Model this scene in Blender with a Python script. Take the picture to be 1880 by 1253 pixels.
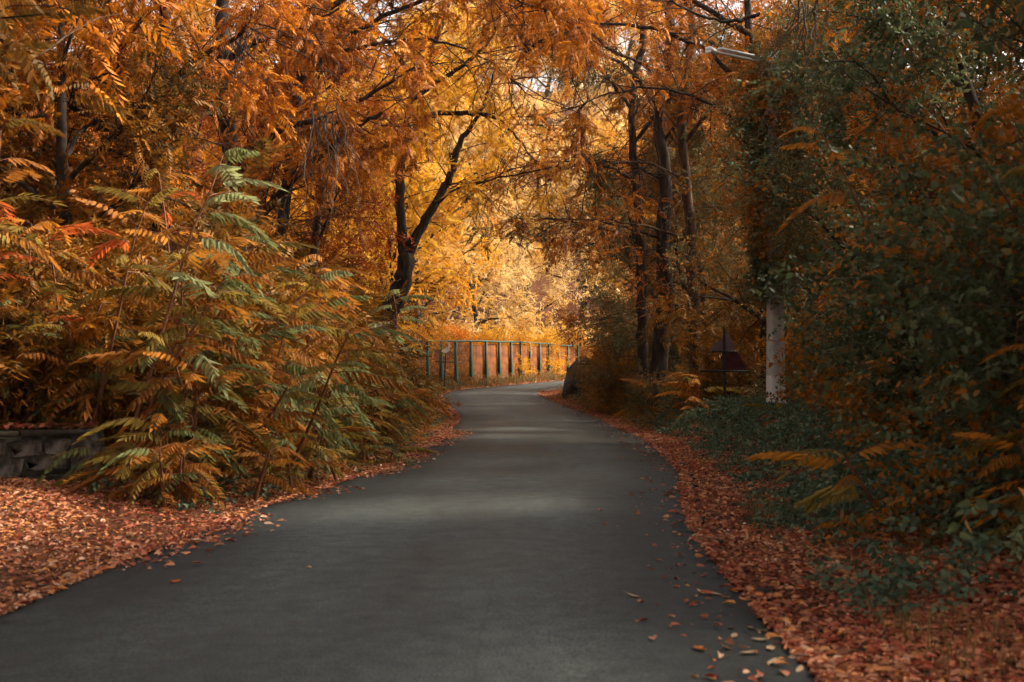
import bpy, math
import numpy as np
from mathutils import Vector

scene = bpy.context.scene
for o in list(bpy.data.objects):
    bpy.data.objects.remove(o)

# ------------------------------------------------------------------ camera
CAM_H = 1.4
FPX = 2193.0            # focal length in pixels of the 1880 px wide photograph
HOR = 690.0             # eye level row
cam_d = bpy.data.cameras.new('camera')
cam = bpy.data.objects.new('camera', cam_d)
scene.collection.objects.link(cam)
cam_d.sensor_width = 36.0
cam_d.lens = FPX / 1880 * 36.0
cam_d.clip_end = 2000
cam_d.clip_start = 0.05
cam.location = (0, 0, CAM_H)
cam.rotation_euler = (math.radians(90) + math.atan((HOR - 626.5) / FPX), 0, 0)
cam_d.dof.use_dof = True
cam_d.dof.focus_distance = 30.0
cam_d.dof.aperture_fstop = 2.8
scene.camera = cam

# ------------------------------------------------------------------ world and sun
SUN_EL, SUN_AZ = math.radians(40), math.radians(72)
world = bpy.data.worlds.new('World')
scene.world = world
world.use_nodes = True
wn = world.node_tree
bg = wn.nodes['Background']
sky = wn.nodes.new('ShaderNodeTexSky')
sky.sky_type = 'NISHITA'
sky.sun_disc = False
sky.sun_elevation = SUN_EL
sky.sun_rotation = SUN_AZ
sky.dust_density = 3.0
hsv = wn.nodes.new('ShaderNodeHueSaturation')      # thin cloud: a paler, whiter sky
hsv.inputs['Saturation'].default_value = 0.12
tint = wn.nodes.new('ShaderNodeMix')
tint.data_type = 'RGBA'
tint.blend_type = 'MULTIPLY'
tint.inputs[0].default_value = 1.0
tint.inputs[7].default_value = (1.0, 0.98, 0.95, 1)
wn.links.new(sky.outputs[0], hsv.inputs['Color'])
wn.links.new(hsv.outputs[0], tint.inputs[6])
wn.links.new(tint.outputs[2], bg.inputs[0])
bg.inputs[1].default_value = 0.115

sun_d = bpy.data.lights.new('sun', 'SUN')
sun_d.energy = 4.4
sun_d.angle = math.radians(11)
sun_d.color = (1.0, 0.87, 0.68)
sun = bpy.data.objects.new('sun', sun_d)
scene.collection.objects.link(sun)
SV = Vector((math.sin(SUN_AZ) * math.cos(SUN_EL), math.cos(SUN_AZ) * math.cos(SUN_EL), math.sin(SUN_EL)))
sun.rotation_euler = SV.to_track_quat('Z', 'Y').to_euler()
sun.location = (0, 0, 60)

scene.view_settings.view_transform = 'Standard'
scene.view_settings.look = 'None'
scene.view_settings.exposure = 1.35
scene.view_settings.gamma = 1.0
scene.view_settings.use_curve_mapping = False
scene.render.engine = 'CYCLES'
cy = scene.cycles
cy.max_bounces = 3
cy.diffuse_bounces = 1
cy.glossy_bounces = 2
cy.transmission_bounces = 3
cy.transparent_max_bounces = 4
cy.volume_bounces = 0
cy.use_denoising = True
cy.sample_clamp_indirect = 6.0
cy.adaptive_threshold = 0.03

# ------------------------------------------------------------------ helpers
COL = scene.collection
rng = np.random.default_rng(7)
U = rng.uniform


def at(u, v, Y):
    """point of the place seen at photo pixel (u, v) standing Y metres down the road"""
    return np.array(((u - 940.0) / FPX * Y, Y, CAM_H - (v - HOR) / FPX * Y))


def build_mesh(name, chunks, mats):
    """chunks: (verts Nx3, faces MxK, rnd M or None, material index); one mesh"""
    nv = 0
    VV, LV, LS, RR, MI = [], [], [], [], []
    start = 0
    for V, F, R, mi in chunks:
        F = np.asarray(F, dtype=np.int64)
        if len(F) == 0:
            continue
        V = np.asarray(V, dtype=np.float64)
        VV.append(V)
        LV.append((F + nv).ravel())
        k = F.shape[1]
        LS.append(start + np.arange(len(F)) * k)
        start += F.size
        nv += len(V)
        RR.append(np.asarray(R if R is not None else U(0, 1, len(F)), dtype=np.float32))
        MI.append(np.full(len(F), mi))
    me = bpy.data.meshes.new(name)
    VV = np.concatenate(VV)
    LV = np.concatenate(LV)
    LS = np.concatenate(LS)
    me.vertices.add(len(VV))
    me.vertices.foreach_set('co', VV.astype(np.float32).ravel())
    me.loops.add(len(LV))
    me.loops.foreach_set('vertex_index', LV.astype(np.int32))
    me.polygons.add(len(LS))
    me.polygons.foreach_set('loop_start', LS.astype(np.int32))
    for m in mats:
        me.materials.append(m)
    me.polygons.foreach_set('material_index', np.concatenate(MI).astype(np.int32))
    a = me.attributes.new('rnd', 'FLOAT', 'FACE')
    a.data.foreach_set('value', np.concatenate(RR))
    me.update(calc_edges=True)
    return me


def smooth(me):
    me.polygons.foreach_set('use_smooth', np.ones(len(me.polygons), dtype=bool))
    return me


def link(name, data, parent=None, loc=None, rot=None, scale=None):
    o = bpy.data.objects.new(name, data)
    COL.objects.link(o)
    if parent is not None:
        o.parent = parent
    if loc is not None:
        o.location = tuple(float(c) for c in loc)
    if rot is not None:
        o.rotation_euler = rot
    if scale is not None:
        o.scale = (scale,) * 3 if np.isscalar(scale) else scale
    return o


def tag(o, label=None, category=None, group=None, kind=None):
    if label:
        o['label'] = label
    if category:
        o['category'] = category
    if group:
        o['group'] = group
    if kind:
        o['kind'] = kind
    return o


def mat_on(o, m):
    o.material_slots[0].link = 'OBJECT'
    o.material_slots[0].material = m


def norm(a):
    return a / (np.linalg.norm(a, axis=-1, keepdims=True) + 1e-9)


def tube(P, R, n=6):
    P = np.asarray(P, float)
    R = np.asarray(R, float)
    T = norm(np.gradient(P, axis=0))
    ref = np.array((0.31, 0.87, 0.38)) if abs(T[0] @ np.array((0.31, 0.87, 0.38))) < 0.9 else np.array((0.9, -0.1, 0.4))
    A = norm(np.cross(T, ref))
    B = np.cross(T, A)
    th = np.arange(n) / n * 2 * math.pi
    V = P[:, None, :] + R[:, None, None] * (np.cos(th)[None, :, None] * A[:, None, :] + np.sin(th)[None, :, None] * B[:, None, :])
    k = len(P)
    i = np.arange(k - 1)[:, None] * n
    j = np.arange(n)[None, :]
    F = np.stack([i + j, i + (j + 1) % n, i + n + (j + 1) % n, i + n + j], -1).reshape(-1, 4)
    return V.reshape(-1, 3), F


def box(cx, cy, cz, sx, sy, sz):
    """eight corners and six faces, full sizes"""
    V = np.array([(cx + a * sx / 2, cy + b * sy / 2, cz + c * sz / 2) for a in (-1, 1) for b in (-1, 1) for c in (-1, 1)])
    F = np.array([(0, 1, 3, 2), (4, 6, 7, 5), (0, 4, 5, 1), (2, 3, 7, 6), (0, 2, 6, 4), (1, 5, 7, 3)])
    return V, F


def wander(p0, d0, length, n, wob, up=0.0, r=None):
    """a curving polyline"""
    r = r or rng
    P = [np.array(p0, float)]
    d = np.array(d0, float)
    d /= np.linalg.norm(d)
    for _ in range(n):
        d = d + r.normal(0, wob, 3) + np.array((0, 0, up))
        d /= np.linalg.norm(d)
        P.append(P[-1] + d * length / n)
    return np.array(P)


def frames(D, upjit=0.5):
    """rotation matrices whose x axis is D and z is roughly up"""
    D = norm(D)
    Z = np.array((0, 0, 1.0)) + rng.normal(0, upjit, D.shape)
    Y = norm(np.cross(Z, D))
    Z = np.cross(D, Y)
    return np.stack([D, Y, Z], -1)


def scatter(tmplV, tmplF, P, D, S, upjit=0.5, rs=None, leafid=None):
    """copies of a template of leaves at points P along D with size S"""
    N, m = len(P), len(tmplV)
    M = frames(D, upjit)
    V = np.einsum('nij,mj->nmi', M, tmplV) * np.asarray(S)[:, None, None] + P[:, None, :]
    F = (tmplF[None] + (np.arange(N) * m)[:, None, None]).reshape(-1, tmplF.shape[1])
    if rs is None:
        rs = U(0, 1, N)
    nl = leafid.max() + 1
    lr = U(0, 1, (N, nl))
    R = np.clip(rs[:, None] * 0.65 + lr[:, leafid] * 0.35, 0, 1)
    return V.reshape(-1, 3), F, R.ravel()


# ------------------------------------------------------------------ leaf templates
def leaflet(base, d, side, length, width, fold=0.25, fine=False):
    """one leaf blade: folded diamond (two tris) or six-point blade (two quads)"""
    base = np.array(base, float)
    d = np.array(d, float)
    d /= np.linalg.norm(d)
    s = np.array(side, float)
    s -= d * (s @ d)
    s /= np.linalg.norm(s)
    n = np.cross(d, s)
    if not fine:
        V = np.array([base, base + d * length * .45 + s * width / 2 + n * fold * width / 2,
                      base + d * length, base + d * length * .45 - s * width / 2 + n * fold * width / 2])
        F = np.array([(0, 2, 1), (0, 3, 2)])
    else:
        V = np.array([base, base + d * length * .22 + s * width * .5 + n * fold * width / 2,
                      base + d * length * .62 + s * width * .38 + n * fold * width / 2 - n * length * .03,
                      base + d * length - n * length * .10,
                      base + d * length * .62 - s * width * .38 + n * fold * width / 2 - n * length * .03,
                      base + d * length * .22 - s * width * .5 + n * fold * width / 2])
        F = np.array([(0, 3, 2, 1), (0, 5, 4, 3)])
    return V, F


def pinnate(pairs, ll, lw, droop, arc, fine=False, r=None):
    """feather leaf along +x, one unit long; hanging leaflets"""
    r = r or rng
    Vs, Fs, ids = [], [], []
    nv = 0
    lid = 0
    ts = np.linspace(.2, .97, pairs)
    for t in ts:
        x = t
        z = arc * (t * .8 - 1.35 * t * t)
        size = ll * (0.65 + .75 * math.sin(math.pi * min(1, t * .85 + .1)) * .6)
        for sgn in (-1, 1):
            dr = droop + r.normal(0, .12)
            d = (0.42 + .5 * t * t + r.normal(0, .08), sgn * math.cos(dr), -math.sin(dr))
            V, F = leaflet((x + r.normal(0, .008), 0, z), d, (1, 0, .15 * r.normal()), size * r.uniform(.85, 1.1), lw, fine=fine)
            Vs.append(V)
            Fs.append(F + nv)
            nv += len(V)
            ids += [lid] * len(F)
            lid += 1
    V, F = leaflet((1.0 - .03, 0, arc * (.8 - 1.35)), (1, 0, -.6 * arc - .3), (0, 1, 0), ll, lw, fine=fine)
    Vs.append(V)
    Fs.append(F + nv)
    ids += [lid] * len(F)
    return np.concatenate(Vs), np.concatenate(Fs), np.array(ids)


def oval_sprig(n, ll, lw, r=None):
    """twig with alternate oval leaves along +x"""
    r = r or rng
    Vs, Fs, ids = [], [], []
    nv = 0
    for i in range(n):
        t = (i + .5) / n
        sgn = 1 if i % 2 else -1
        d = (r.uniform(.1, .9), sgn * r.uniform(.4, 1), r.uniform(-.8, .25))
        V, F = leaflet((t, sgn * .03, r.normal(0, .05)), d, (1, r.normal() * .4, r.normal() * .5), ll * r.uniform(.7, 1.15), lw * r.uniform(.8, 1.1), fine=True)
        Vs.append(V)
        Fs.append(F + nv)
        nv += len(V)
        ids += [i] * len(F)
    return np.concatenate(Vs), np.concatenate(Fs), np.array(ids)


PIN_S = pinnate(7, .28, .085, .55, .35)             # locust-like sprig for crowns
PIN_L = pinnate(9, .30, .085, .75, .45)
OVAL = oval_sprig(8, .27, .17)
NARROW = oval_sprig(9, .30, .10)

# ------------------------------------------------------------------ materials
def nodes_of(name):
    m = bpy.data.materials.new(name)
    m.use_nodes = True
    nt = m.node_tree
    nt.nodes.clear()
    out = nt.nodes.new('ShaderNodeOutputMaterial')
    return m, nt, out


def ramp(nt, stops, fac=None, interp='LINEAR'):
    n = nt.nodes.new('ShaderNodeValToRGB')
    n.color_ramp.interpolation = interp
    el = n.color_ramp.elements
    while len(el) > 1:
        el.remove(el[-1])
    el[0].position = stops[0][0]
    el[0].color = (*stops[0][1], 1)
    for p, c in stops[1:]:
        e = el.new(p)
        e.color = (*c, 1)
    if fac is not None:
        nt.links.new(fac, n.inputs[0])
    return n


def leaf_mat(name, stops, trans=0.3, rough=0.55, use_obj_color=False):
    m, nt, out = nodes_of(name)
    L = nt.links.new
    at_ = nt.nodes.new('ShaderNodeAttribute')
    at_.attribute_name = 'rnd'
    if use_obj_color:
        oi = nt.nodes.new('ShaderNodeObjectInfo')
        r = ramp(nt, [(0, (.62, .62, .62)), (.5, (.95, .95, .95)), (1, (1.3, 1.2, 1.05))], at_.outputs['Fac'])
        mul = nt.nodes.new('ShaderNodeMix')
        mul.data_type = 'RGBA'
        mul.blend_type = 'MULTIPLY'
        mul.inputs[0].default_value = 1
        L(oi.outputs['Color'], mul.inputs[6])
        L(r.outputs[0], mul.inputs[7])
        colr = mul.outputs[2]
    else:
        oi = nt.nodes.new('ShaderNodeObjectInfo')
        ad = nt.nodes.new('ShaderNodeMath')
        ad.operation = 'MULTIPLY_ADD'
        L(oi.outputs['Random'], ad.inputs[0])
        ad.inputs[1].default_value = .22
        ad.inputs[2].default_value = -.11
        ad2 = nt.nodes.new('ShaderNodeMath')
        L(ad.outputs[0], ad2.inputs[0])
        L(at_.outputs['Fac'], ad2.inputs[1])
        ad2.use_clamp = True
        colr = ramp(nt, stops, ad2.outputs[0]).outputs[0]
    # blotches and veining
    tc = nt.nodes.new('ShaderNodeTexCoord')
    nz = nt.nodes.new('ShaderNodeTexNoise')
    nz.inputs['Scale'].default_value = 14
    nz.inputs['Detail'].default_value = 3
    L(tc.outputs['Object'], nz.inputs['Vector'])
    r2 = ramp(nt, [(.3, (.72, .66, .6)), (.62, (1.08, 1.06, 1.0))], nz.outputs['Fac'])
    mx = nt.nodes.new('ShaderNodeMix')
    mx.data_type = 'RGBA'
    mx.blend_type = 'MULTIPLY'
    mx.inputs[0].default_value = 1
    L(colr, mx.inputs[6])
    L(r2.outputs[0], mx.inputs[7])
    b = nt.nodes.new('ShaderNodeBsdfPrincipled')
    b.inputs['Roughness'].default_value = rough
    b.inputs['Specular IOR Level'].default_value = .18
    L(mx.outputs[2], b.inputs['Base Color'])
    t = nt.nodes.new('ShaderNodeBsdfTranslucent')
    L(mx.outputs[2], t.inputs['Color'])
    s = nt.nodes.new('ShaderNodeMixShader')
    s.inputs[0].default_value = trans
    L(b.outputs[0], s.inputs[1])
    L(t.outputs[0], s.inputs[2])
    L(s.outputs[0], out.inputs[0])
    return m


def plain_mat(name, stops, scale=6.0, detail=6, rough=.8, bump=.3, bscale=None, stretch=(1, 1, 1), metal=0, coord='Object'):
    m, nt, out = nodes_of(name)
    L = nt.links.new
    tc = nt.nodes.new('ShaderNodeTexCoord')
    mp = nt.nodes.new('ShaderNodeMapping')
    mp.inputs['Scale'].default_value = stretch
    L(tc.outputs[coord], mp.inputs[0])
    nz = nt.nodes.new('ShaderNodeTexNoise')
    nz.inputs['Scale'].default_value = scale
    nz.inputs['Detail'].default_value = detail
    nz.inputs['Roughness'].default_value = .62
    L(mp.outputs[0], nz.inputs['Vector'])
    r = ramp(nt, stops, nz.outputs['Fac'])
    b = nt.nodes.new('ShaderNodeBsdfPrincipled')
    b.inputs['Roughness'].default_value = rough
    b.inputs['Metallic'].default_value = metal
    b.inputs['Specular IOR Level'].default_value = .12 if rough > .75 else .35
    L(r.outputs[0], b.inputs['Base Color'])
    if bump:
        n2 = nt.nodes.new('ShaderNodeTexNoise')
        n2.inputs['Scale'].default_value = bscale or scale * 4
        n2.inputs['Detail'].default_value = 5
        L(mp.outputs[0], n2.inputs['Vector'])
        bp = nt.nodes.new('ShaderNodeBump')
        bp.inputs['Strength'].default_value = bump
        bp.inputs['Distance'].default_value = .02
        L(n2.outputs['Fac'], bp.inputs['Height'])
        L(bp.outputs[0], b.inputs['Normal'])
    L(b.outputs[0], out.inputs[0])
    return m


M = {}
M['orange'] = leaf_mat('orange_leaves', [(0, (.11, .032, .006)), (.35, (.40, .12, .010)), (.7, (.66, .22, .014)), (1, (.8, .36, .025))])
M['rust'] = leaf_mat('rust_leaves', [(0, (.08, .045, .012)), (.3, (.17, .10, .02)), (.6, (.34, .14, .016)), (.85, (.5, .19, .018)), (1, (.56, .28, .04))])
M['gold'] = leaf_mat('golden_leaves', [(0, (.42, .14, .012)), (.3, (.68, .30, .02)), (.7, (.84, .46, .035)), (1, (.9, .60, .10))], .5)
M['yellow'] = leaf_mat('yellow_leaves', [(0, (.6, .22, .04)), (.2, (.82, .45, .09)), (.5, (.9, .6, .2)), (.75, (.92, .70, .36)), (1, (.94, .8, .58))], .5)
M['red'] = leaf_mat('red_leaves', [(0, (.22, .035, .01)), (.5, (.48, .09, .015)), (1, (.62, .2, .03))])
M['green'] = leaf_mat('green_leaves', [(0, (.05, .065, .03)), (.4, (.10, .13, .06)), (.56, (.16, .195, .095)), (.64, (.36, .13, .015)), (1, (.52, .19, .02))], .3)
M['olive'] = leaf_mat('olive_leaves', [(0, (.07, .06, .025)), (.4, (.15, .13, .05)), (.7, (.22, .19, .08)), (.8, (.4, .14, .02)), (1, (.46, .2, .04))], .32)
M['teal'] = leaf_mat('ground_cover_leaves', [(0, (.05, .085, .05)), (.5, (.11, .17, .105)), (.85, (.19, .25, .15)), (1, (.3, .27, .1))], .25)
M['frond'] = leaf_mat('frond_leaves', None, .42, .75, True)
M['litter'] = leaf_mat('litter_leaves', [(0, (.09, .03, .02)), (.12, (.36, .075, .045)), (.32, (.60, .18, .10)), (.44, (.26, .12, .075)), (.52, (.70, .31, .19)), (.7, (.74, .31, .09)), (.8, (.8, .47, .32)), (1, (.85, .66, .5))], .12, .7)
M['fallen'] = leaf_mat('fallen_leaf', None, .15, .7, True)
M['grass'] = leaf_mat('dry_grass', [(0, (.07, .06, .02)), (.5, (.2, .13, .045)), (1, (.36, .24, .1))], .3)
M['bark'] = plain_mat('bark', [(.3, (.014, .010, .008)), (.5, (.045, .033, .026)), (.72, (.10, .075, .058))], 9, 8, .9, .9, 22, (1, 1, .25))
M['bark_brown'] = plain_mat('brown_bark', [(.3, (.03, .018, .010)), (.5, (.09, .055, .034)), (.72, (.17, .115, .075))], 9, 8, .9, .9, 22, (1, 1, .2))
M['twig'] = plain_mat('twig_bark', [(.3, (.06, .045, .035)), (.7, (.17, .13, .10))], 8, 4, .9, .3)
M['stem'] = plain_mat('reddish_stem', [(.3, (.12, .045, .02)), (.7, (.26, .10, .045))], 8, 4, .7, .2)
M['green_paint'] = plain_mat('green_paint', [(.3, (.009, .032, .02)), (.55, (.017, .062, .037)), (.8, (.034, .09, .056))], 4, 6, .55, .15)
M['rusty'] = plain_mat('rusty_sheet', [(.25, (.035, .011, .004)), (.45, (.10, .030, .008)), (.6, (.19, .058, .013)), (.8, (.28, .10, .025))], 2.6, 10, .85, .3)
M['black_paint'] = plain_mat('black_paint', [(.3, (.010, .010, .011)), (.7, (.026, .024, .024))], 10, 5, .6, .15)
M['sign_back'] = plain_mat('sign_back', [(.3, (.14, .085, .09)), (.55, (.25, .16, .165)), (.8, (.36, .26, .27))], 5, 6, .55, .1)
M['sign_red'] = plain_mat('sign_dark_red', [(.3, (.06, .016, .018)), (.6, (.13, .03, .034)), (.85, (.2, .08, .08))], 5, 6, .6, .1)
M['white_paint'] = plain_mat('white_paint', [(.25, (.34, .33, .31)), (.45, (.72, .71, .68)), (.8, (.82, .81, .78))], 5, 8, .7, .2)
M['concrete'] = plain_mat('concrete', [(.25, (.3, .285, .26)), (.5, (.46, .44, .40)), (.8, (.58, .56, .52))], 4, 8, .85, .25)
M['rock'] = plain_mat('dark_rock', [(.3, (.02, .018, .017)), (.55, (.06, .055, .05)), (.8, (.13, .12, .11))], 3, 8, .9, .8, 6)
M['stone'] = plain_mat('wall_stone', [(.32, (.018, .016, .013)), (.47, (.07, .062, .052)), (.56, (.2, .18, .155)), (.72, (.40, .375, .33))], 4.5, 9, .9, .6, 16, (1, 1, .6))
M['mortar'] = plain_mat('mortar', [(.3, (.025, .022, .018)), (.55, (.07, .062, .05)), (.8, (.14, .125, .1))], 5, 8, .95, .6, 20)
M['lamp_glass'] = plain_mat('lamp_glass', [(.3, (.55, .55, .52)), (.8, (.7, .7, .68))], 3, 2, .25, 0)


def asphalt():
    m, nt, out = nodes_of('asphalt')
    L = nt.links.new
    tc = nt.nodes.new('ShaderNodeTexCoord')
    b = nt.nodes.new('ShaderNodeBsdfPrincipled')
    big = nt.nodes.new('ShaderNodeTexNoise')
    big.inputs['Scale'].default_value = .55
    big.inputs['Detail'].default_value = 5
    mp = nt.nodes.new('ShaderNodeMapping')
    mp.inputs['Scale'].default_value = (1.3, .45, 1)
    L(tc.outputs['Object'], mp.inputs[0])
    L(mp.outputs[0], big.inputs['Vector'])
    r1 = ramp(nt, [(.3, (.040, .047, .047)), (.5, (.068, .078, .077)), (.7, (.100, .114, .112))], big.outputs['Fac'])
    fine = nt.nodes.new('ShaderNodeTexNoise')
    fine.inputs['Scale'].default_value = 75
    fine.inputs['Detail'].default_value = 2
    L(tc.outputs['Object'], fine.inputs['Vector'])
    r2 = ramp(nt, [(.35, (.5, .5, .5)), (.65, (1.4, 1.4, 1.4))], fine.outputs['Fac'])
    mx = nt.nodes.new('ShaderNodeMix')
    mx.data_type = 'RGBA'
    mx.blend_type = 'MULTIPLY'
    mx.inputs[0].default_value = 1
    L(r1.outputs[0], mx.inputs[6])
    L(r2.outputs[0], mx.inputs[7])
    # worn wheel tracks, plus tree shade painted dark along both edges, by "across"
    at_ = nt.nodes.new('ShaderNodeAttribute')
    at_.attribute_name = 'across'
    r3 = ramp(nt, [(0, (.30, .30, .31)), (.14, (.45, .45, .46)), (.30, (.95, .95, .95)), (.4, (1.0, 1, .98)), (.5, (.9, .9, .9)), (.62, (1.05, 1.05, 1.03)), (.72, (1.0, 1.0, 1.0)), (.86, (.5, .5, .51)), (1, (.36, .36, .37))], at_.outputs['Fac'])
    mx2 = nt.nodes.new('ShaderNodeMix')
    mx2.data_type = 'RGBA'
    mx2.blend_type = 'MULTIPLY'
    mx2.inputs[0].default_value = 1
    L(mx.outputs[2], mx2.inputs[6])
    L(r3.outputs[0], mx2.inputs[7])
    mid = nt.nodes.new('ShaderNodeTexNoise')
    mid.inputs['Scale'].default_value = 5.0
    mid.inputs['Detail'].default_value = 8
    mid.inputs['Roughness'].default_value = .75
    L(tc.outputs['Object'], mid.inputs['Vector'])
    r4 = ramp(nt, [(.3, (.6, .6, .61)), (.5, (1, 1, 1)), (.7, (1.45, 1.44, 1.4))], mid.outputs['Fac'])
    vor = nt.nodes.new('ShaderNodeTexVoronoi')          # hairline cracks
    vor.feature = 'DISTANCE_TO_EDGE'
    vor.inputs['Scale'].default_value = .42
    wv = nt.nodes.new('ShaderNodeMix')
    wv.data_type = 'RGBA'
    wv.inputs[0].default_value = .12
    L(tc.outputs['Object'], wv.inputs[6])
    L(mid.outputs['Color'], wv.inputs[7])
    L(wv.outputs[2], vor.inputs['Vector'])
    r5 = ramp(nt, [(0, (.72, .72, .72)), (.004, (1, 1, 1))], vor.outputs['Distance'])
    for rr_ in (r4, r5):
        m3 = nt.nodes.new('ShaderNodeMix')
        m3.data_type = 'RGBA'
        m3.blend_type = 'MULTIPLY'
        m3.inputs[0].default_value = 1
        L(mx2.outputs[2], m3.inputs[6])
        L(rr_.outputs[0], m3.inputs[7])
        mx2 = m3
    L(mx2.outputs[2], b.inputs['Base Color'])
    rr = ramp(nt, [(.3, (.62, .62, .62)), (.7, (.8, .8, .8))], big.outputs['Fac'])
    L(rr.outputs[0], b.inputs['Roughness'])
    b.inputs['Specular IOR Level'].default_value = .25
    bp = nt.nodes.new('ShaderNodeBump')
    bp.inputs['Strength'].default_value = .35
    bp.inputs['Distance'].default_value = .006
    L(fine.outputs['Fac'], bp.inputs['Height'])
    L(bp.outputs[0], b.inputs['Normal'])
    L(b.outputs[0], out.inputs[0])
    return m


M['asphalt'] = asphalt()
M['soil'] = plain_mat('leafy_soil', [(.3, (.018, .011, .007)), (.45, (.06, .026, .014)), (.55, (.15, .055, .028)), (.75, (.26, .12, .065))], 26, 12, .95, 1.0, 60)

# ------------------------------------------------------------------ road line and terrain
CTRL = np.array([(-2.4, -40), (-1.4, -20), (-.85, -6), (-.8, 3), (-.75, 7.1), (-.52, 11.4), (-.08, 15), (.27, 18), (.66, 25.6),
                 (.62, 32), (.52, 38.4), (-.05, 44), (-.62, 50), (-.95, 54.5), (-.72, 60), (.9, 66), (2.8, 72), (5.3, 81), (8.4, 91), (14, 102), (24, 110), (40, 116), (62, 120)])
ZP = np.array([(-60, 0), (36, 0), (46, .25), (54, .48), (60, .62), (70, .85), (80, 1.02), (91, 1.15), (110, 1.5), (130, 2)])


def catmull(C, per=10):
    P = np.vstack([2 * C[0] - C[1], C, 2 * C[-1] - C[-2]])
    out = []
    for i in range(1, len(P) - 2):
        p0, p1, p2, p3 = P[i - 1:i + 3]
        for t in np.arange(per) / per:
            out.append(.5 * ((2 * p1) + (-p0 + p2) * t + (2 * p0 - 5 * p1 + 4 * p2 - p3) * t * t + (-p0 + 3 * p1 - 3 * p2 + p3) * t ** 3))
    out.append(C[-1])
    return np.array(out)


LINE = catmull(CTRL)
LT = norm(np.gradient(LINE, axis=0))
LN = np.stack([LT[:, 1], -LT[:, 0]], -1)           # to the right of the road
HALF = 2.28


def road_pos(x, y):
    """signed offset from the centre line (right positive) and the line's index"""
    x = np.atleast_1d(np.asarray(x, float))
    y = np.atleast_1d(np.asarray(y, float))
    s = np.empty(len(x))
    k = np.empty(len(x), int)
    for a in range(0, len(x), 20000):
        dx = x[a:a + 20000, None] - LINE[None, :, 0]
        dy = y[a:a + 20000, None] - LINE[None, :, 1]
        i = np.argmin(dx * dx + dy * dy, 1)
        n = np.arange(len(i))
        k[a:a + 20000] = i
        s[a:a + 20000] = np.sign(dx[n, i] * LN[i, 0] + dy[n, i] * LN[i, 1]) * np.sqrt(dx[n, i] ** 2 + dy[n, i] ** 2)
    return s, k


def sstep(a, b, x):
    t = np.clip((x - a) / (b - a), 0, 1)
    return t * t * (3 - 2 * t)


def lumps(x, y):
    return (np.sin(x * 1.7 + 1.3 * np.sin(y * .6)) * np.sin(y * 1.3 + .7) * .5 + np.sin(x * 3.9 + y * 2.7) * .22 + np.sin(x * .37 - y * .23) * .8)


def zg(x, y):
    s, k = road_pos(x, y)
    x = np.atleast_1d(np.asarray(x, float))
    y = np.atleast_1d(np.asarray(y, float))
    zr = np.interp(LINE[k, 1], ZP[:, 0], ZP[:, 1])
    d = np.abs(s) - HALF
    bank = np.where(s > 0, .18 * sstep(.4, 2.0, d) + .9 * sstep(3, 11, d), .10 * sstep(.3, 1.5, d) + .8 * sstep(2.5, 9, d))
    hill = 9.0 * sstep(14, 60, np.abs(s)) + 34 * sstep(92, 190, y)
    z = zr + bank + hill + .07 * lumps(x, y) * sstep(.2, 1.8, d) - .05 * (1 - sstep(-.1, .35, d)) * 1.0
    return z


def zg1(x, y):
    return float(zg(x, y)[0])


# ground sheet: fine near the road, coarse far out
gx = np.concatenate([np.linspace(-320, -26, 26), np.linspace(-24, 24, 150), np.linspace(26, 320, 26)])
gy = np.concatenate([np.linspace(-160, -12, 14), np.linspace(-10, 70, 180), np.linspace(72, 130, 60), np.linspace(136, 600, 24)])
GX, GY = np.meshgrid(gx, gy)
gz = zg(GX.ravel(), GY.ravel())
gV = np.stack([GX.ravel(), GY.ravel(), gz], -1)
nx, ny = len(gx), len(gy)
ii = (np.arange(ny - 1)[:, None] * nx + np.arange(nx - 1)[None]).ravel()
gF = np.stack([ii, ii + 1, ii + nx + 1, ii + nx], -1)
ground = link('ground', smooth(build_mesh('ground', [(gV, gF, None, 0)], [M['soil']])))
tag(ground, 'leaf-strewn brown woodland soil on both sides of the road', 'ground', kind='structure')

# road: closed slab with ragged edges
prof = np.linspace(-1, 1, 15)
N = len(LINE)
rag = np.interp(np.arange(N * 4), np.arange(N * 4), rng.normal(0, .035, N * 4))
fineL = np.stack([np.interp(np.linspace(0, N - 1, N * 4), np.arange(N), LINE[:, c]) for c in (0, 1)], -1)
fineT = norm(np.gradient(fineL, axis=0))
fineN = np.stack([fineT[:, 1], -fineT[:, 0]], -1)
fz = np.interp(fineL[:, 1], ZP[:, 0], ZP[:, 1])
wob = .05 * np.sin(np.arange(N * 4) * .31) + .04 * np.sin(np.arange(N * 4) * .83 + 1)
rV = []
for j, p in enumerate(prof):
    off = p * HALF + (np.sign(p) * (rag + wob) if abs(p) > .99 else 0)
    z = fz + .012 + .03 * (1 - p * p)
    rV.append(np.stack([fineL[:, 0] + fineN[:, 0] * off, fineL[:, 1] + fineN[:, 1] * off, z], -1))
for p in (-1, 1):
    q = rV[0 if p < 0 else -1].copy()
    q[:, 2] -= .10
    rV.insert(0 if p < 0 else len(rV), q)
rV = np.stack(rV, 1)
n1, n2 = rV.shape[:2]
ii = (np.arange(n1 - 1)[:, None] * n2 + np.arange(n2 - 1)[None]).ravel()
rF = np.stack([ii, ii + 1, ii + n2 + 1, ii + n2], -1)
rme = smooth(build_mesh('road', [(rV.reshape(-1, 3), rF, None, 0)], [M['asphalt']]))
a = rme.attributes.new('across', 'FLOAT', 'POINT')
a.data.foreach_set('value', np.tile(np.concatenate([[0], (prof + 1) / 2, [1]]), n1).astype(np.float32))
tag(link('road', rme), 'narrow grey asphalt lane winding into the autumn wood', 'road', kind='structure')

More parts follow.
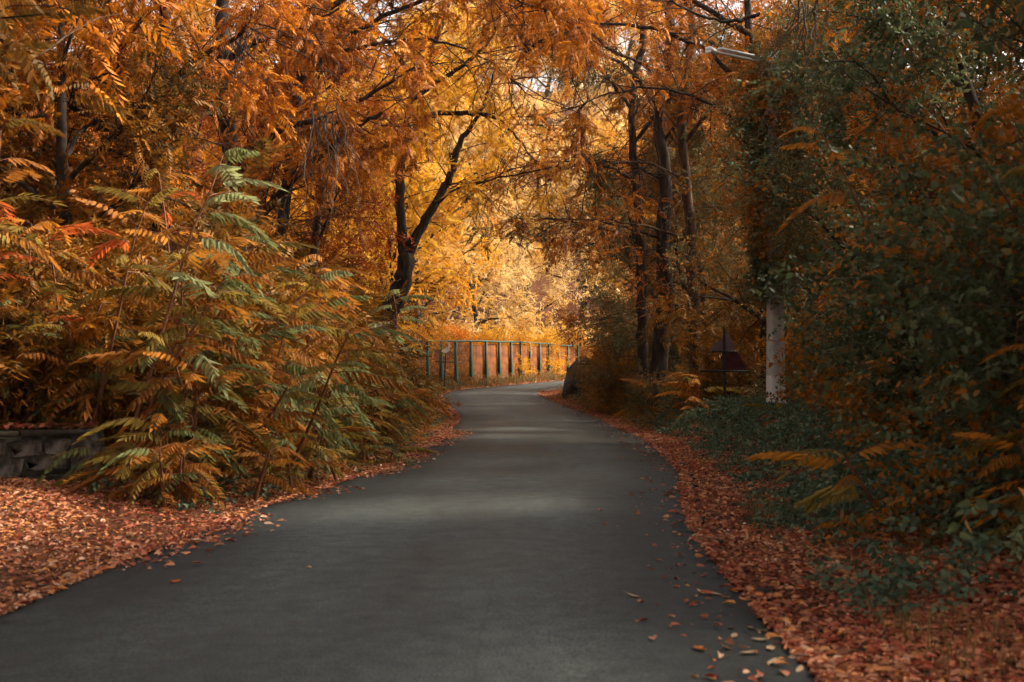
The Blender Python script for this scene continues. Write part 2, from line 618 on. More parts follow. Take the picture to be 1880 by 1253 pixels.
# ------------------------------------------------------------------ tree generator
def skeleton(r, H, r0, nl, spread, first=.3, lean=(0, 0), subs=6, twigs=4, rise=.12):
    """returns wood chunks (trunk, limbs) and sprig anchors"""
    trunk = wander((0, 0, -.3), (lean[0], lean[1], 1), H * .9, 9, .07, .03, r)
    tr = np.linspace(1, .16, 10) ** 1.1 * r0
    tr[0] *= 1.45
    tr[1] *= 1.08
    wood = [tube(trunk, tr, 8)]
    small = []
    pos, dirs = [], []
    az = r.uniform(0, 6.28)
    for i in range(nl):
        t = first + (1 - first) * (i + r.uniform(0, .8)) / nl
        t = min(t, .98)
        f = t * 9
        k = int(f)
        p = trunk[k] * (1 - f + k) + trunk[min(k + 1, 9)] * (f - k)
        az += 2.4 + r.normal(0, .4)
        el = r.uniform(.15, .6) + t * .35
        L = spread * r.uniform(.75, 1.15) * (1.15 - .6 * t)
        d = (math.cos(az) * math.cos(el), math.sin(az) * math.cos(el), math.sin(el))
        limb = wander(p, d, L, 7, .14, rise * r.uniform(-.6, .8), r)
        lr = np.linspace(1, .18, 8) * np.interp(f, np.arange(10), tr) * .55
        wood.append(tube(limb, np.maximum(lr, .008), 5))
        for s in range(subs):
            g = 1.6 + 5.4 * (s + r.uniform(0, 1)) / subs
            kk = min(int(g), 6)
            q = limb[kk] * (1 - g + kk) + limb[kk + 1] * (g - kk)
            dd = limb[kk + 1] - limb[kk]
            dd = dd / np.linalg.norm(dd) + r.normal(0, .75, 3) * np.array((1, 1, .6))
            sub = wander(q, dd, L * r.uniform(.3, .55), 5, .2, -.02, r)
            small.append(tube(sub, np.linspace(max(.012, lr[kk] * .5), .004, 6), 4))
            for w in range(twigs):
                h = 1 + 4 * r.uniform(0, 1)
                h0 = min(int(h), 4)
                e = sub[h0] * (1 - h + h0) + sub[h0 + 1] * (h - h0)
                ddd = norm(sub[h0 + 1] - sub[h0]) + r.normal(0, .7, 3)
                tw = wander(e, ddd, L * r.uniform(.12, .24), 3, .25, -.04, r)
                small.append(tube(tw, np.array([.006, .005, .004, .003]), 3))
                for c in range(4):
                    pos.append(tw[c] + r.normal(0, .04, 3))
                    dirs.append(norm(tw[min(c + 1, 3)] - tw[min(c, 2)]) * .6 + r.normal(0, .6, 3) * np.array((1, 1, .5)) + np.array((0, 0, -.12)))
    return wood, small, np.array(pos), np.array(dirs)


def make_tree_data(seed, H, r0, nl, spread, first, tmpl, size, lean=(0, 0), subs=6, twigs=4, keep=1.0, per=1, bark='bark', rise=.12):
    r = np.random.default_rng(seed)
    wood, small, P, D = skeleton(r, H, r0, nl, spread, first, lean, subs, twigs, rise)
    tm = smooth(build_mesh('trunk', [(V, F, None, 0) for V, F in wood + small], [M[bark]]))
    if per > 1:
        P = np.repeat(P, per, 0) + r.normal(0, size * .45, (len(P) * per, 3))
        D = np.repeat(D, per, 0) + r.normal(0, .5, (len(D) * per, 3))
    sel = r.uniform(0, 1, len(P)) < keep
    P, D = P[sel], D[sel]
    # clumps share a tint
    cl = r.uniform(0, 1, 12)
    rs = np.clip(.5 + .30 * np.sin(P[:, 0] * 1.7 + cl[0] * 6) * np.sin(P[:, 1] * 1.5 + cl[1] * 6) + .15 * np.sin(P[:, 2] * 2.1 + cl[2] * 6) + r.normal(0, .18, len(P)), 0, 1)
    V, F, R = scatter(tmpl[0], tmpl[1], P, D, size * r.uniform(.7, 1.25, len(P)), .55, rs, tmpl[2])
    cm = build_mesh('crown', [(V, F, R, 0)], [M['orange']])
    return tm, cm


TV = {
    'a': make_tree_data(11, 10, .17, 13, 3.4, .22, PIN_S, .36, (.05, .03), 7, 4, 1, 2),
    'b': make_tree_data(12, 11, .20, 14, 3.8, .25, PIN_L, .38, (-.06, .04), 7, 4, 1, 2),
    'c': make_tree_data(13, 9, .13, 12, 3.0, .15, NARROW, .31, (.08, -.05), 7, 5, .9, 2),
    'd': make_tree_data(14, 10, .16, 14, 3.2, .12, OVAL, .28, (.02, .05), 7, 5, .9, 2),
    'e': make_tree_data(15, 12, .16, 13, 3.0, .35, PIN_S, .38, (-.04, -.06), 6, 4, .8, 2, 'bark_brown'),
}


def place_tree(var, x, y, sc, rot, leaf, label, group=None, name='autumn_tree', cat='tree', z=None, bark=None, zsc=1.0):
    tm, cm = TV[var]
    z = zg1(x, y) if z is None else z
    root = link(name, None, None, (x, y, z), (0, 0, rot), (sc, sc, sc * zsc))
    root.empty_display_size = .3
    tag(root, label, cat, group)
    t = link('trunk', tm, root)
    if bark:
        mat_on(t, M[bark])
    c = link('crown', cm, root)
    mat_on(c, M[leaf])
    return root


# ------------------------------------------------------------------ the big forked trees that show their limbs
def limb_tree(seed, name, label, base, lines, leaf, tmpl, size, subs=9, sublen=1.1, bark='bark', cat='tree', twigs=4, keep=1.0, group=None, bare=3.0):
    """lines: (points, r0, r1); the first is the trunk, every other one a branch"""
    r = np.random.default_rng(seed)
    base = np.array(base, float)
    root = link(name, None, None, base)
    tag(root, label, cat, group)
    pos, dirs = [], []
    for i, (pts, r0, r1, leafy) in enumerate(lines):
        pts = np.array(pts) - base
        per = 5
        C = catmull(pts, per)
        C[1:-1] += r.normal(0, .02, (len(C) - 2, 3))
        rad = np.linspace(r0, r1, len(C)) * r.uniform(.9, 1.1, len(C))
        chunks = [tube(C, rad, 9 if i == 0 else 7)]
        n = len(C) - 1
        L = np.sum(np.linalg.norm(np.diff(C, axis=0), axis=1))
        for s in range(int(leafy * subs * max(1, L / 3))):
            g = n * (.25 + .75 * r.uniform(0, 1))
            k = min(int(g), n - 1)
            q = C[k] * (1 - g + k) + C[k + 1] * (g - k)
            dd = norm(C[k + 1] - C[k]) * .7 + r.normal(0, .8, 3)
            sub = wander(q, dd, sublen * r.uniform(.6, 1.5), 6, .2, -.02, r)
            chunks.append(tube(sub, np.linspace(min(.03, rad[k] * .4), .005, 7), 4))
            for w in range(twigs):
                h = 1 + 5 * r.uniform(0, 1)
                h0 = min(int(h), 5)
                e = sub[h0] * (1 - h + h0) + sub[h0 + 1] * (h - h0)
                tw = wander(e, norm(sub[h0 + 1] - sub[h0]) + r.normal(0, .7, 3), r.uniform(.3, .8), 4, .25, -.06, r)
                chunks.append(tube(tw, np.linspace(.007, .003, 5), 3))
                for c in range(4):
                    if r.uniform() < keep:
                        pos.append(tw[c + 1] + r.normal(0, .04, 3))
                        dirs.append(norm(tw[c + 1] - tw[c]) * .6 + r.normal(0, .6, 3) * np.array((1, 1, .5)) + np.array((0, 0, -.15)))
        for s in range(int(bare * L)):
            g = n * (.15 + .85 * r.uniform(0, 1))
            k = min(int(g), n - 1)
            q = C[k] * (1 - g + k) + C[k + 1] * (g - k)
            tw = wander(q, norm(C[k + 1] - C[k]) * .5 + r.normal(0, .8, 3), r.uniform(.8, 2.4), 9, .13, -.035, r)
            chunks.append(tube(tw, np.linspace(.016, .004, 10), 4))
            for _ in range(3):
                h0 = r.integers(2, 9)
                chunks.append(tube(wander(tw[h0], norm(tw[h0] - tw[h0 - 1]) + r.normal(0, .6, 3), r.uniform(.3, 1.0), 6, .15, -.03, r), np.linspace(.009, .003, 7), 3))
        link('trunk' if i == 0 else 'branch', smooth(build_mesh('limb', [(V, F, None, 0) for V, F in chunks], [M[bark]])), root)
    P, D = np.array(pos), np.array(dirs)
    P = np.repeat(P, 2, 0) + r.normal(0, .14, (len(P) * 2, 3))
    D = np.repeat(D, 2, 0) + r.normal(0, .5, (len(D) * 2, 3))
    size = size * .78
    V, F, R = scatter(tmpl[0], tmpl[1], P, D, size * r.uniform(.7, 1.25, len(P)), .55, None, tmpl[2])
    link('crown', build_mesh('crown', [(V, F, R, 0)], [M[leaf]]), root)
    return root


def path(Y, *uv, dy=0.0):
    return [at(u, v, Y + dy * i) for i, (u, v) in enumerate(uv)]


Yh = 33.0
b = at(700, 690, Yh)
b[2] = zg1(b[0], b[1]) - .2
trunk_pts = [b] + path(Yh, (712, 600), (738, 520), (746, 468))
limb_tree(101, 'forked_tree', 'black forked trunk leaning over the left road edge before the fence', b, [
    (trunk_pts, .29, .23, 0),
    (path(Yh, (742, 475), (736, 410), (732, 330), (742, 240), (760, 160), (800, 70), (830, -20)), .16, .06, .3),
    (path(Yh, (748, 470), (768, 425), (800, 372), (826, 320), (842, 265), (868, 225), (890, 185), (910, 120)), .16, .03, .3),
    (path(Yh, (738, 262), (762, 222), (810, 208), (868, 206), (908, 214), (950, 250), (985, 300), dy=-.3), .11, .015, .35),
    (path(Yh, (800, 372), (840, 345), (900, 330), (980, 312), (1060, 300), (1130, 302), dy=-.5), .04, .008, .25),
    (path(Yh, (752, 180), (800, 150), (860, 108), (905, 60), (925, 5), dy=-.4), .09, .02, .8),
    (path(Yh, (740, 250), (690, 190), (640, 180), (560, 182), (500, 210), dy=-.5), .09, .02, .9),
    (path(Yh, (742, 120), (700, 60), (640, 20), (570, -30), dy=-.4), .08, .02, 1.0),
], 'gold', PIN_L, .46, 7, 1.2)

Yb = 25.0
b = at(430, 700, Yb)
b[2] = zg1(b[0], b[1]) - .2
limb_tree(102, 'vine_hung_tree', 'dark trunk with a thick bare limb slanting up right, left wood', b, [
    ([b] + path(Yb, (430, 560), (432, 440), (428, 330), (415, 200), (408, 80), (400, -60)), .27, .13, .3),
    (path(Yb, (433, 450), (480, 395), (520, 345), (580, 290), (640, 240), (700, 205), dy=-.35), .13, .03, .45),
    (path(Yb, (426, 330), (470, 270), (520, 235), (600, 210), (690, 165), (760, 120), dy=-.4), .10, .02, .9),
    (path(Yb, (418, 230), (360, 180), (310, 150), (250, 80), (200, 10), dy=-.3), .09, .02, 1.0),
    (path(Yb, (410, 110), (470, 70), (540, 50), (620, 10), dy=-.5), .08, .02, 1.1),
    (path(Yb, (428, 380), (380, 350), (320, 300), (270, 240), dy=-.3), .08, .02, .6),
], 'orange', PIN_L, .46, 8, 1.1)

Yc = 19.5
b = at(290, 720, Yc)
b[2] = zg1(b[0], b[1]) - .2
limb_tree(103, 'crooked_tree', 'crooked dark tree with pointed low branches above the stone wall', b, [
    ([b] + path(Yc, (296, 600), (300, 480), (292, 370), (285, 270), (280, 180), (296, 80), (300, -40)), .19, .08, .4),
    (path(Yc, (286, 260), (240, 200), (215, 150), (205, 60), (190, -30), dy=-.2), .08, .03, 1.0),
    (path(Yc, (288, 290), (200, 240), (120, 190), (40, 140), (-30, 100), dy=-.3), .07, .02, .9),
    (path(Yc, (292, 330), (220, 315), (150, 310), (60, 330), dy=-.3), .06, .02, .6),
    (path(Yc, (290, 160), (350, 110), (420, 70), (480, 20), dy=-.3), .06, .02, 1.1),
], 'orange', PIN_L, .44, 8, 1.0)

# right bank: three dark trunks side by side
for k, (u, Y, w, top, lab, bk) in enumerate([
        (1212, 36, .29, 1222, 'thickest of three dark trunks on the right bank', 'bark'),
        (1280, 34, .21, 1262, 'reddish-brown ridged trunk just left of the triangular sign', 'bark_brown'),
        (1182, 38, .2, 1170, 'thin black trunk nearest the road bend on right bank', 'bark')]):
    b = at(u, 750, Y)
    b[2] = zg1(b[0], b[1]) - .2
    t = (u + top) / 2
    limb_tree(110 + k, 'bank_tree', lab, b, [
        ([b] + path(Y, (u - 2, 660), (t + 3, 560), (t, 460), (top, 340), (top - 10, 200), (top + 12, 60), (top, -60)), w, w * .45, .15),
        (path(Y, (top, 330), (top - 70, 300), (top - 150, 296), (top - 230, 310), (top - 300, 340), dy=-.5), .045, .008, .3),
        (path(Y, (top - 4, 260), (top + 60, 180), (top + 130, 120), (top + 190, 40), dy=-.4), .07, .02, 1.0),
        (path(Y, (top - 8, 200), (top - 70, 120), (top - 150, 80), (top - 220, 10), dy=-.5), .07, .02, 1.1),
        (path(Y, (t, 440), (top - 60, 420), (top - 140, 405), (top - 230, 400), dy=-.5), .05, .01, .5),
    ], ['orange', 'orange', 'olive'][k], [PIN_L, PIN_S, PIN_L][k], .46, 8, 1.2, bk)

# two trees whose long boughs close the canopy over the road
b = np.array((-5.4, 27.5, zg1(-5.4, 27.5) - .2))
limb_tree(121, 'arching_tree', 'left tree whose long leafy boughs arch over the road high up', b, [
    ([b] + path(27.5, (512, 520), (520, 380), (540, 220), (560, 60), (570, -120)), .17, .09, .2),
    (path(27.5, (545, 150), (640, 60), (740, 10), (850, -20), (960, 0), (1050, 40), dy=-.3), .07, .012, .5),
    (path(27.5, (550, 100), (620, 90), (720, 70), (820, 75), (900, 110), (960, 160), dy=-.4), .055, .010, .35),
    (path(27.5, (560, 40), (680, -40), (800, -70), (930, -60), (1060, -30), dy=-.3), .08, .015, 1.2),
], 'orange', PIN_L, .44, 8, 1.1, bare=4.0)
b = np.array((6.6, 31.0, zg1(6.6, 31) - .2))
limb_tree(122, 'arching_tree', 'right tree whose dark boughs reach left across the top centre', b, [
    ([b] + path(31, (1405, 560), (1398, 420), (1390, 260), (1380, 80), (1370, -100)), .17, .09, .2),
    (path(31, (1388, 180), (1300, 90), (1200, 50), (1100, 40), (1010, 60), (940, 110), dy=-.3), .07, .010, .45),
    (path(31, (1392, 260), (1310, 190), (1210, 160), (1120, 170), (1040, 200), dy=-.4), .05, .010, .35),
    (path(31, (1380, 60), (1280, 0), (1160, -40), (1040, -50), (930, -20), dy=-.3), .08, .015, 1.2),
    (path(27, (1400, 20), (1340, 36), (1280, 22), (1225, -10), dy=-.1), .05, .02, .2),
], 'orange', PIN_L, .44, 8, 1.1, bare=4.0)

# ------------------------------------------------------------------ the wood
G_L = 'trees packed behind the left roadside thicket'
G_R = 'trees packed behind the right bank'
G_F = 'sunlit trees on the far slope'
LAB_L = 'orange tree deep in the wood behind the left roadside thicket'
LAB_R = 'dark autumn tree deep in the wood behind the right bank'
LAB_F = 'sunlit golden tree on the slope beyond the green fence'
# left
place_tree('a', -6.6, 17.5, 1.0, .4, 'rust', 'rust-leaved tree overhanging the stone wall at the left edge')
place_tree('b', -9.0, 21, 1.1, 1.7, 'orange', LAB_L, G_L)
place_tree('e', -5.6, 29, 1.05, 2.9, 'orange', LAB_L, G_L)
place_tree('c', -8.0, 30, 1.3, .9, 'red', LAB_L, G_L)
place_tree('b', -4.9, 40, 1.15, 4.1, 'gold', 'golden tree whose crown hangs over the left side before the bend')
place_tree('a', -7.5, 46, 1.3, 5.2, 'gold', LAB_L, G_L)
place_tree('c', -12.5, 24, 1.3, 2.2, 'rust', LAB_L, G_L)
place_tree('b', -14, 34, 1.4, 3.3, 'orange', LAB_L, G_L)
place_tree('a', -10.5, 39, 1.35, .2, 'orange', LAB_L, G_L)
place_tree('e', -17, 44, 1.5, 1.2, 'rust', LAB_L, G_L)
place_tree('b', -12, 54, 1.6, 2.6, 'gold', LAB_L, G_L)
place_tree('a', -9.5, 13.0, 1.0, 3.6, 'rust', 'rust tree behind the leaf-topped wall, cut by the left edge')
place_tree('c', -8.5, 60, 1.5, 5.0, 'gold', LAB_L, G_L)
place_tree('e', -20, 30, 1.6, 4.4, 'rust', LAB_L, G_L)
# right
place_tree('b', 6.9, 40, 1.15, .7, 'rust', LAB_R, G_R)  # darker leaf colour stands in for the shade deep in the wood
place_tree('c', 5.0, 46, 1.1, 1.9, 'olive', 'olive-brown tree bushing down to the road at the right of bend')
place_tree('a', 8.6, 33, 1.25, 2.4, 'rust', LAB_R, G_R)  # rust leaves put understory shade into the colour here too
place_tree('d', 5.3, 42.5, 1.0, 1.4, 'olive', 'olive-green small-leaved tree behind the three dark trunks')
place_tree('c', 7.8, 36, 1.2, 2.2, 'olive', LAB_R, G_R)
place_tree('d', 7.2, 28, 1.1, 3.8, 'olive', 'olive leafy tree behind the triangular sign')
place_tree('d', 8.3, 22.5, 1.15, 5.1, 'green', 'green and orange tree rising behind the concrete lamp pole')
place_tree('d', 7.2, 16.5, 1.05, .3, 'green', 'dark green climber-covered tree filling the right side')
place_tree('a', 10.5, 26, 1.3, 1.1, 'rust', LAB_R, G_R)
place_tree('a', 8.6, 20.5, .95, 2.0, 'orange', 'orange tree rising behind the green shrubs right of the lamp pole')
place_tree('c', 8.6, 23.5, 1.0, 4.0, 'olive', 'slim olive tree crowding the lamp pole shaft', zsc=1.15)
place_tree('d', 6.4, 11.5, .95, 2.0, 'green', 'shadowed tree at the right edge with small round leaves')
place_tree('b', 9.6, 14, 1.1, 2.8, 'rust', LAB_R, G_R)
place_tree('a', 5.6, 54, 1.25, 4.7, 'orange', 'orange tree standing behind the boulder at the bend')
place_tree('e', 9.5, 48, 1.5, .5, 'orange', LAB_R, G_R)
place_tree('c', 13, 38, 1.5, 3.1, 'rust', LAB_R, G_R)
place_tree('b', 14, 52, 1.6, 5.7, 'orange', LAB_R, G_R)
place_tree('d', 13, 20, 1.3, 4.2, 'rust', LAB_R, G_R)
place_tree('a', 9.2, 60, 1.5, 1.6, 'gold', LAB_R, G_R)
place_tree('e', 11.5, 72, 1.6, 2.7, 'gold', LAB_R, G_R)
place_tree('b', 8.8, 67, 1.5, 3.4, 'gold', LAB_R, G_R)  # added to keep the sun off the fence panels
# far slope beyond the fence
far = [('b', -5.5, 70, 1.5, 'gold'), ('a', -2.0, 80, 1.5, 'yellow'), ('c', 2.0, 94, 1.7, 'yellow'), ('b', 5.5, 104, 1.8, 'yellow'),
       ('a', -7.5, 90, 1.8, 'yellow'), ('c', -13, 76, 1.7, 'gold'), ('b', -1.5, 108, 2.0, 'yellow'), ('a', 10, 116, 2.0, 'yellow'),
       ('c', 4.0, 126, 2.1, 'yellow'), ('b', -9, 122, 2.1, 'yellow'), ('e', -17, 100, 2.0, 'gold'), 
       ('b', 0, 142, 2.3, 'yellow'), ('a', 9, 146, 2.3, 'yellow'), ('c', -9, 150, 2.3, 'gold'), 
       ('c', 4, 160, 2.6, 'yellow'), ('b', -9.5, 104, 2.3, 'yellow'), ('a', 0, 190, 3.0, 'yellow'), ('b', 10, 196, 3.1, 'yellow'), ('c', -10, 198, 3.0, 'gold'), ('a', 20, 188, 3.0, 'gold'), ('b', -20, 180, 3.0, 'gold'), ('c', -12, 85, 2.3, 'gold'), ('b', -15, 112, 2.5, 'gold'), ('b', -4, 132, 2.3, 'yellow'), ('a', 14, 134, 2.2, 'yellow'), ('b', 8, 176, 2.8, 'gold'), ('a', -6, 172, 2.7, 'yellow'), ('c', 16, 168, 2.7, 'gold'), ('a', 1.5, 116, 2.1, 'yellow'), ('a', -22, 68, 1.8, 'orange'), ('c', -22, 135, 2.2, 'gold')]
for k, (v, x, y, sc, leaf) in enumerate(far):
    place_tree(v, x, y, sc, k * 1.37, leaf, LAB_F, G_F)
# trees beside and behind the camera added so their crowns shade the near road
for k, (v, x, y, sc, leaf) in enumerate([('b', -6.0, 6.5, 1.15, 'rust'), ('d', 5.6, 5.2, 1.1, 'green'), ('a', -5.2, -2.0, 1.25, 'orange'), ('b', 4.6, -2.5, 1.25, 'orange'), ('e', -.5, -9, 1.3, 'orange'), ('d', 8.5, 7.5, 1.2, 'olive'), ('b', -9.5, 5, 1.2, 'rust'), ('e', -5.6, 10.5, 1.3, 'orange'), ('e', 5.6, 9.0, 1.3, 'rust'), ('e', 3.9, 1.5, 1.2, 'orange'), ('e', -4.2, 3.0, 1.25, 'orange')]):
    place_tree(v, x, y, sc, 2.1 * k, leaf, ['tree added left of the viewpoint to shade the near road', 'tree added right of the viewpoint to shade the near road'][x > 0], 'shade trees added beside the viewpoint')

# ------------------------------------------------------------------ shrubs
def shrub_data(seed, H, W, n, tmpl, size, stems=9):
    r = np.random.default_rng(seed)
    ch = []
    for i in range(stems):
        a_ = r.uniform(0, 6.28)
        e = r.uniform(.7, 1.4)
        ch.append(tube(wander((r.normal(0, W * .12), r.normal(0, W * .12), -.1), (math.cos(a_) * math.cos(e), math.sin(a_) * math.cos(e), math.sin(e)), H * r.uniform(.7, 1.05), 6, .13, 0, r), np.linspace(.022, .005, 7), 4))
    th = r.uniform(0, 6.28, n)
    cz = r.uniform(0, 1, n)
    rad = (r.uniform(0, 1, n) ** .45)
    prof_ = np.sqrt(np.clip(1 - (cz * 1.05 - .3) ** 2 / 1.0, .08, 1))
    lob = 1 + .28 * np.sin(th * 3 + cz * 5) + .16 * np.sin(th * 7 - cz * 9)
    P = np.stack([np.cos(th) * rad * prof_ * W * lob, np.sin(th) * rad * prof_ * W * lob, cz * H * (1 + .12 * np.sin(th * 2 + 1)) * np.clip(1.05 - .3 * rad, .6, 1.1)], -1)
    D = P * np.array((1, 1, .5)) + r.normal(0, .6 * W, (n, 3)) + np.array((0, 0, -.1))
    extra_p, extra_d = [], []
    for i in range(26):
        a_ = r.uniform(0, 6.28)
        e = r.uniform(.25, 1.35)
        sh = wander((math.cos(a_) * W * .3, math.sin(a_) * W * .3, H * r.uniform(.2, .7)), (math.cos(a_) * math.cos(e), math.sin(a_) * math.cos(e), math.sin(e)), W * r.uniform(.8, 1.3), 8, .12, -.06, r)
        ch.append(tube(sh, np.linspace(.010, .003, 9), 4))
        for c in range(3, 9):
            for _ in range(3):
                extra_p.append(sh[c] + r.normal(0, .05, 3))
                extra_d.append((sh[c] - sh[c - 1]) * 4 + r.normal(0, .6, 3))
    P = np.vstack([P, np.array(extra_p)])
    D = np.vstack([D, np.array(extra_d)])
    n0, n = n, len(P)
    for i in range(0, n0, 12):
        ch.append(tube(wander(P[i] * np.array((.35, .35, .6)), P[i] - P[i] * np.array((.35, .35, .6)), np.linalg.norm(P[i]) * .6, 4, .15, 0, r), np.linspace(.008, .003, 5), 3))
    rs = np.clip(.5 + .3 * np.sin(P[:, 0] * 3 + seed) * np.sin(P[:, 1] * 3) + .2 * np.sin(P[:, 2] * 4 + seed) + r.normal(0, .18, n), 0, 1)
    V, F, R = scatter(tmpl[0], tmpl[1], P, D, size * r.uniform(.65, 1.3, n), .55, rs, tmpl[2])
    return smooth(build_mesh('stem', [(v, f, None, 0) for v, f in ch], [M['twig']])), build_mesh('foliage', [(V, F, R, 0)], [M['green']])


SVR = {
    'oval': shrub_data(31, 2.6, 1.5, 3800, OVAL, .21),
    'narrow': shrub_data(32, 1.9, 1.3, 1800, NARROW, .26),
    'pin': shrub_data(33, 2.2, 1.4, 1500, PIN_S, .36),
    'low': shrub_data(34, .9, 1.0, 900, OVAL, .22),
}


def place_shrub(var, x, y, sc, rot, leaf, label, group=None, zsc=1.0):
    sm, fm = SVR[var]
    root = link('leafy_shrub', None, None, (x, y, zg1(x, y)), (0, 0, rot), (sc, sc, sc * zsc))
    tag(root, label, 'shrub', group)
    link('stem', sm, root)
    f = link('foliage', fm, root)
    mat_on(f, M[leaf])
    return root


GR = 'dark leafy shrubs massed along the right bank'
GLh = 'rust and olive shrubs massed along the left bank'
LR = 'dark small-leaved shrub in the mass along the right bank'
LL = 'rust or olive shrub in the mass along the left bank'
k = 0
for var, x, y, sc, leaf, lab in [
        ('oval', 4.6, 8.6, 1.15, 'green', None), ('oval', 6.0, 10.4, 1.5, 'green', None), ('oval', 5.4, 12.4, 1.2, 'green', None),
        ('oval', 6.6, 14.0, 1.6, 'green', None), ('oval', 6.3, 15.8, 1.25, 'green', 'green shrub with orange tips right in front of the tall climber'),
        ('oval', 7.4, 18.5, 1.5, 'green', None), ('narrow', 7.3, 19.8, .95, 'rust', 'rust-orange shrub in front of the concrete pole'),
        ('oval', 8.2, 23.2, 1.5, 'green', None), ('narrow', 7.6, 27.5, 1.3, 'olive', None), ('pin', 7.0, 32, 1.3, 'rust', None),
        ('narrow', 5.2, 32.5, .7, 'rust', 'rust shrub around the feet of the bank trunks'), ('narrow', 4.3, 35.5, .65, 'olive', None), ('narrow', 4.0, 40.5, 1.0, 'rust', None),
        ('pin', 4.5, 44.5, 1.1, 'rust', 'rust shrub leaning over the road beside the boulder'), ('narrow', 4.9, 49.0, 1.2, 'olive', None), ('narrow', 5.9, 53.0, 1.6, 'olive', None),
        ('oval', 7.4, 8.2, 1.5, 'rust', None), ('oval', 7.8, 11.5, 1.7, 'olive', None),
        ('narrow', 5.4, 41.5, 1.8, 'olive', 'tall olive shrub between the bank trunks and the bend'), ('narrow', 5.8, 47, 1.9, 'olive', None)]:
    place_shrub(var, x, y, sc, k * 1.9, leaf, lab or LR, None if lab else GR)
    k += 1
for var, x, y, sc, leaf, lab in [
        ('pin', -5.0, 16.8, 1.15, 'rust', None), ('pin', -4.4, 19.5, 1.2, 'rust', None), ('narrow', -3.9, 22.5, 1.1, 'olive', None),
        ('pin', -4.4, 25.5, 1.0, 'rust', None), ('narrow', -4.5, 28.5, .95, 'olive', None), ('pin', -4.5, 31.5, .9, 'rust', None),
        ('narrow', -4.8, 35.0, .9, 'olive', None), ('pin', -5.4, 38.5, .95, 'rust', None), ('narrow', -6.0, 42.5, 1.0, 'olive', None), ('low', -6.0, 46.5, 1.2, 'rust', None),
        ('pin', -6.0, 20.5, 1.7, 'rust', None), ('narrow', -5.6, 25.0, 1.8, 'rust', None), ('pin', -5.3, 29.5, 1.7, 'rust', None), ('narrow', -5.0, 34.0, 1.6, 'rust', None),
        ('narrow', -7.4, 15.6, 1.5, 'rust', 'dark shrub rising right behind the leaf-topped wall'), ('narrow', -9.2, 17, 1.8, 'rust', None), ('pin', -7.8, 19, 1.8, 'rust', None),
        ('low', -5.6, 51.0, 1.2, 'olive', 'low shrub at the foot of the first green fence post'), ('narrow', -7.0, 44.5, 1.5, 'gold', None)]:
    place_shrub(var, x, y, sc, k * 1.9, leaf, lab or LL, None if lab else GLh)
    k += 1
# yellow brush behind and around the fence
for j, (x, y, sc) in enumerate([(-7.2, 60, 1.5), (-6.3, 66, 1.5), (-4.2, 73, 1.7), (-1.5, 79, 1.7), (1.2, 87, 1.8), (4.4, 96, 1.9), (-8, 71, 1.9)]):
    place_shrub('narrow', x, y, sc, j * 1.3, 'orange' if j < 3 else 'gold', 'golden-orange brush growing up behind the green fence', 'brush behind the fence')

# ------------------------------------------------------------------ feather-leaved saplings (each frond a part)
FROND = []
for i in range(7):
    r_ = np.random.default_rng(60 + i)
    pr = [11, 12, 13, 10, 12, 9, 11][i]
    V, F, ids = pinnate(pr, .235, .062, [.95, .75, .5, 1.05, .85, .35, .65][i], [.45, .3, .6, .25, .75, .5, .4][i], True, r_)
    arc = [.45, .3, .6, .25, .75, .5, .4][i]
    t = np.linspace(0, 1, 8)
    Pm = np.stack([t, t * 0, arc * (t * .8 - 1.35 * t * t)], -1)
    rV_, rF_ = tube(Pm, np.linspace(.008, .003, 8), 3)
    lr = r_.uniform(.2, .8, ids.max() + 1)[ids]
    FROND.append(build_mesh('leaf', [(V, F, lr, 0), (rV_, rF_, None, 1)], [M['frond'], M['stem']]))

C_ORG = (.50, .21, .03)
C_RUST = (.34, .135, .025)
C_GRN = (.20, .23, .09)
C_PALE = (.32, .36, .18)
C_OLV = (.28, .20, .04)
C_RED = (.58, .14, .035)
C_GOLD = (.66, .27, .025)
MIX = {'mix': [C_ORG, C_OLV, C_RUST, C_GRN, C_RUST, C_OLV], 'green': [C_GRN, C_PALE, C_GRN, C_OLV, C_RUST], 'olive': [C_OLV, C_GRN, C_OLV, C_RUST], 'orange': [C_ORG, C_RUST, C_RED, C_OLV], 'gold': [C_GOLD, C_ORG, C_GOLD, C_OLV], 'pale': [C_PALE, C_ORG, C_OLV, C_GRN, C_RUST], 'rust': [C_RUST, C_OLV, C_RUST, C_ORG]}


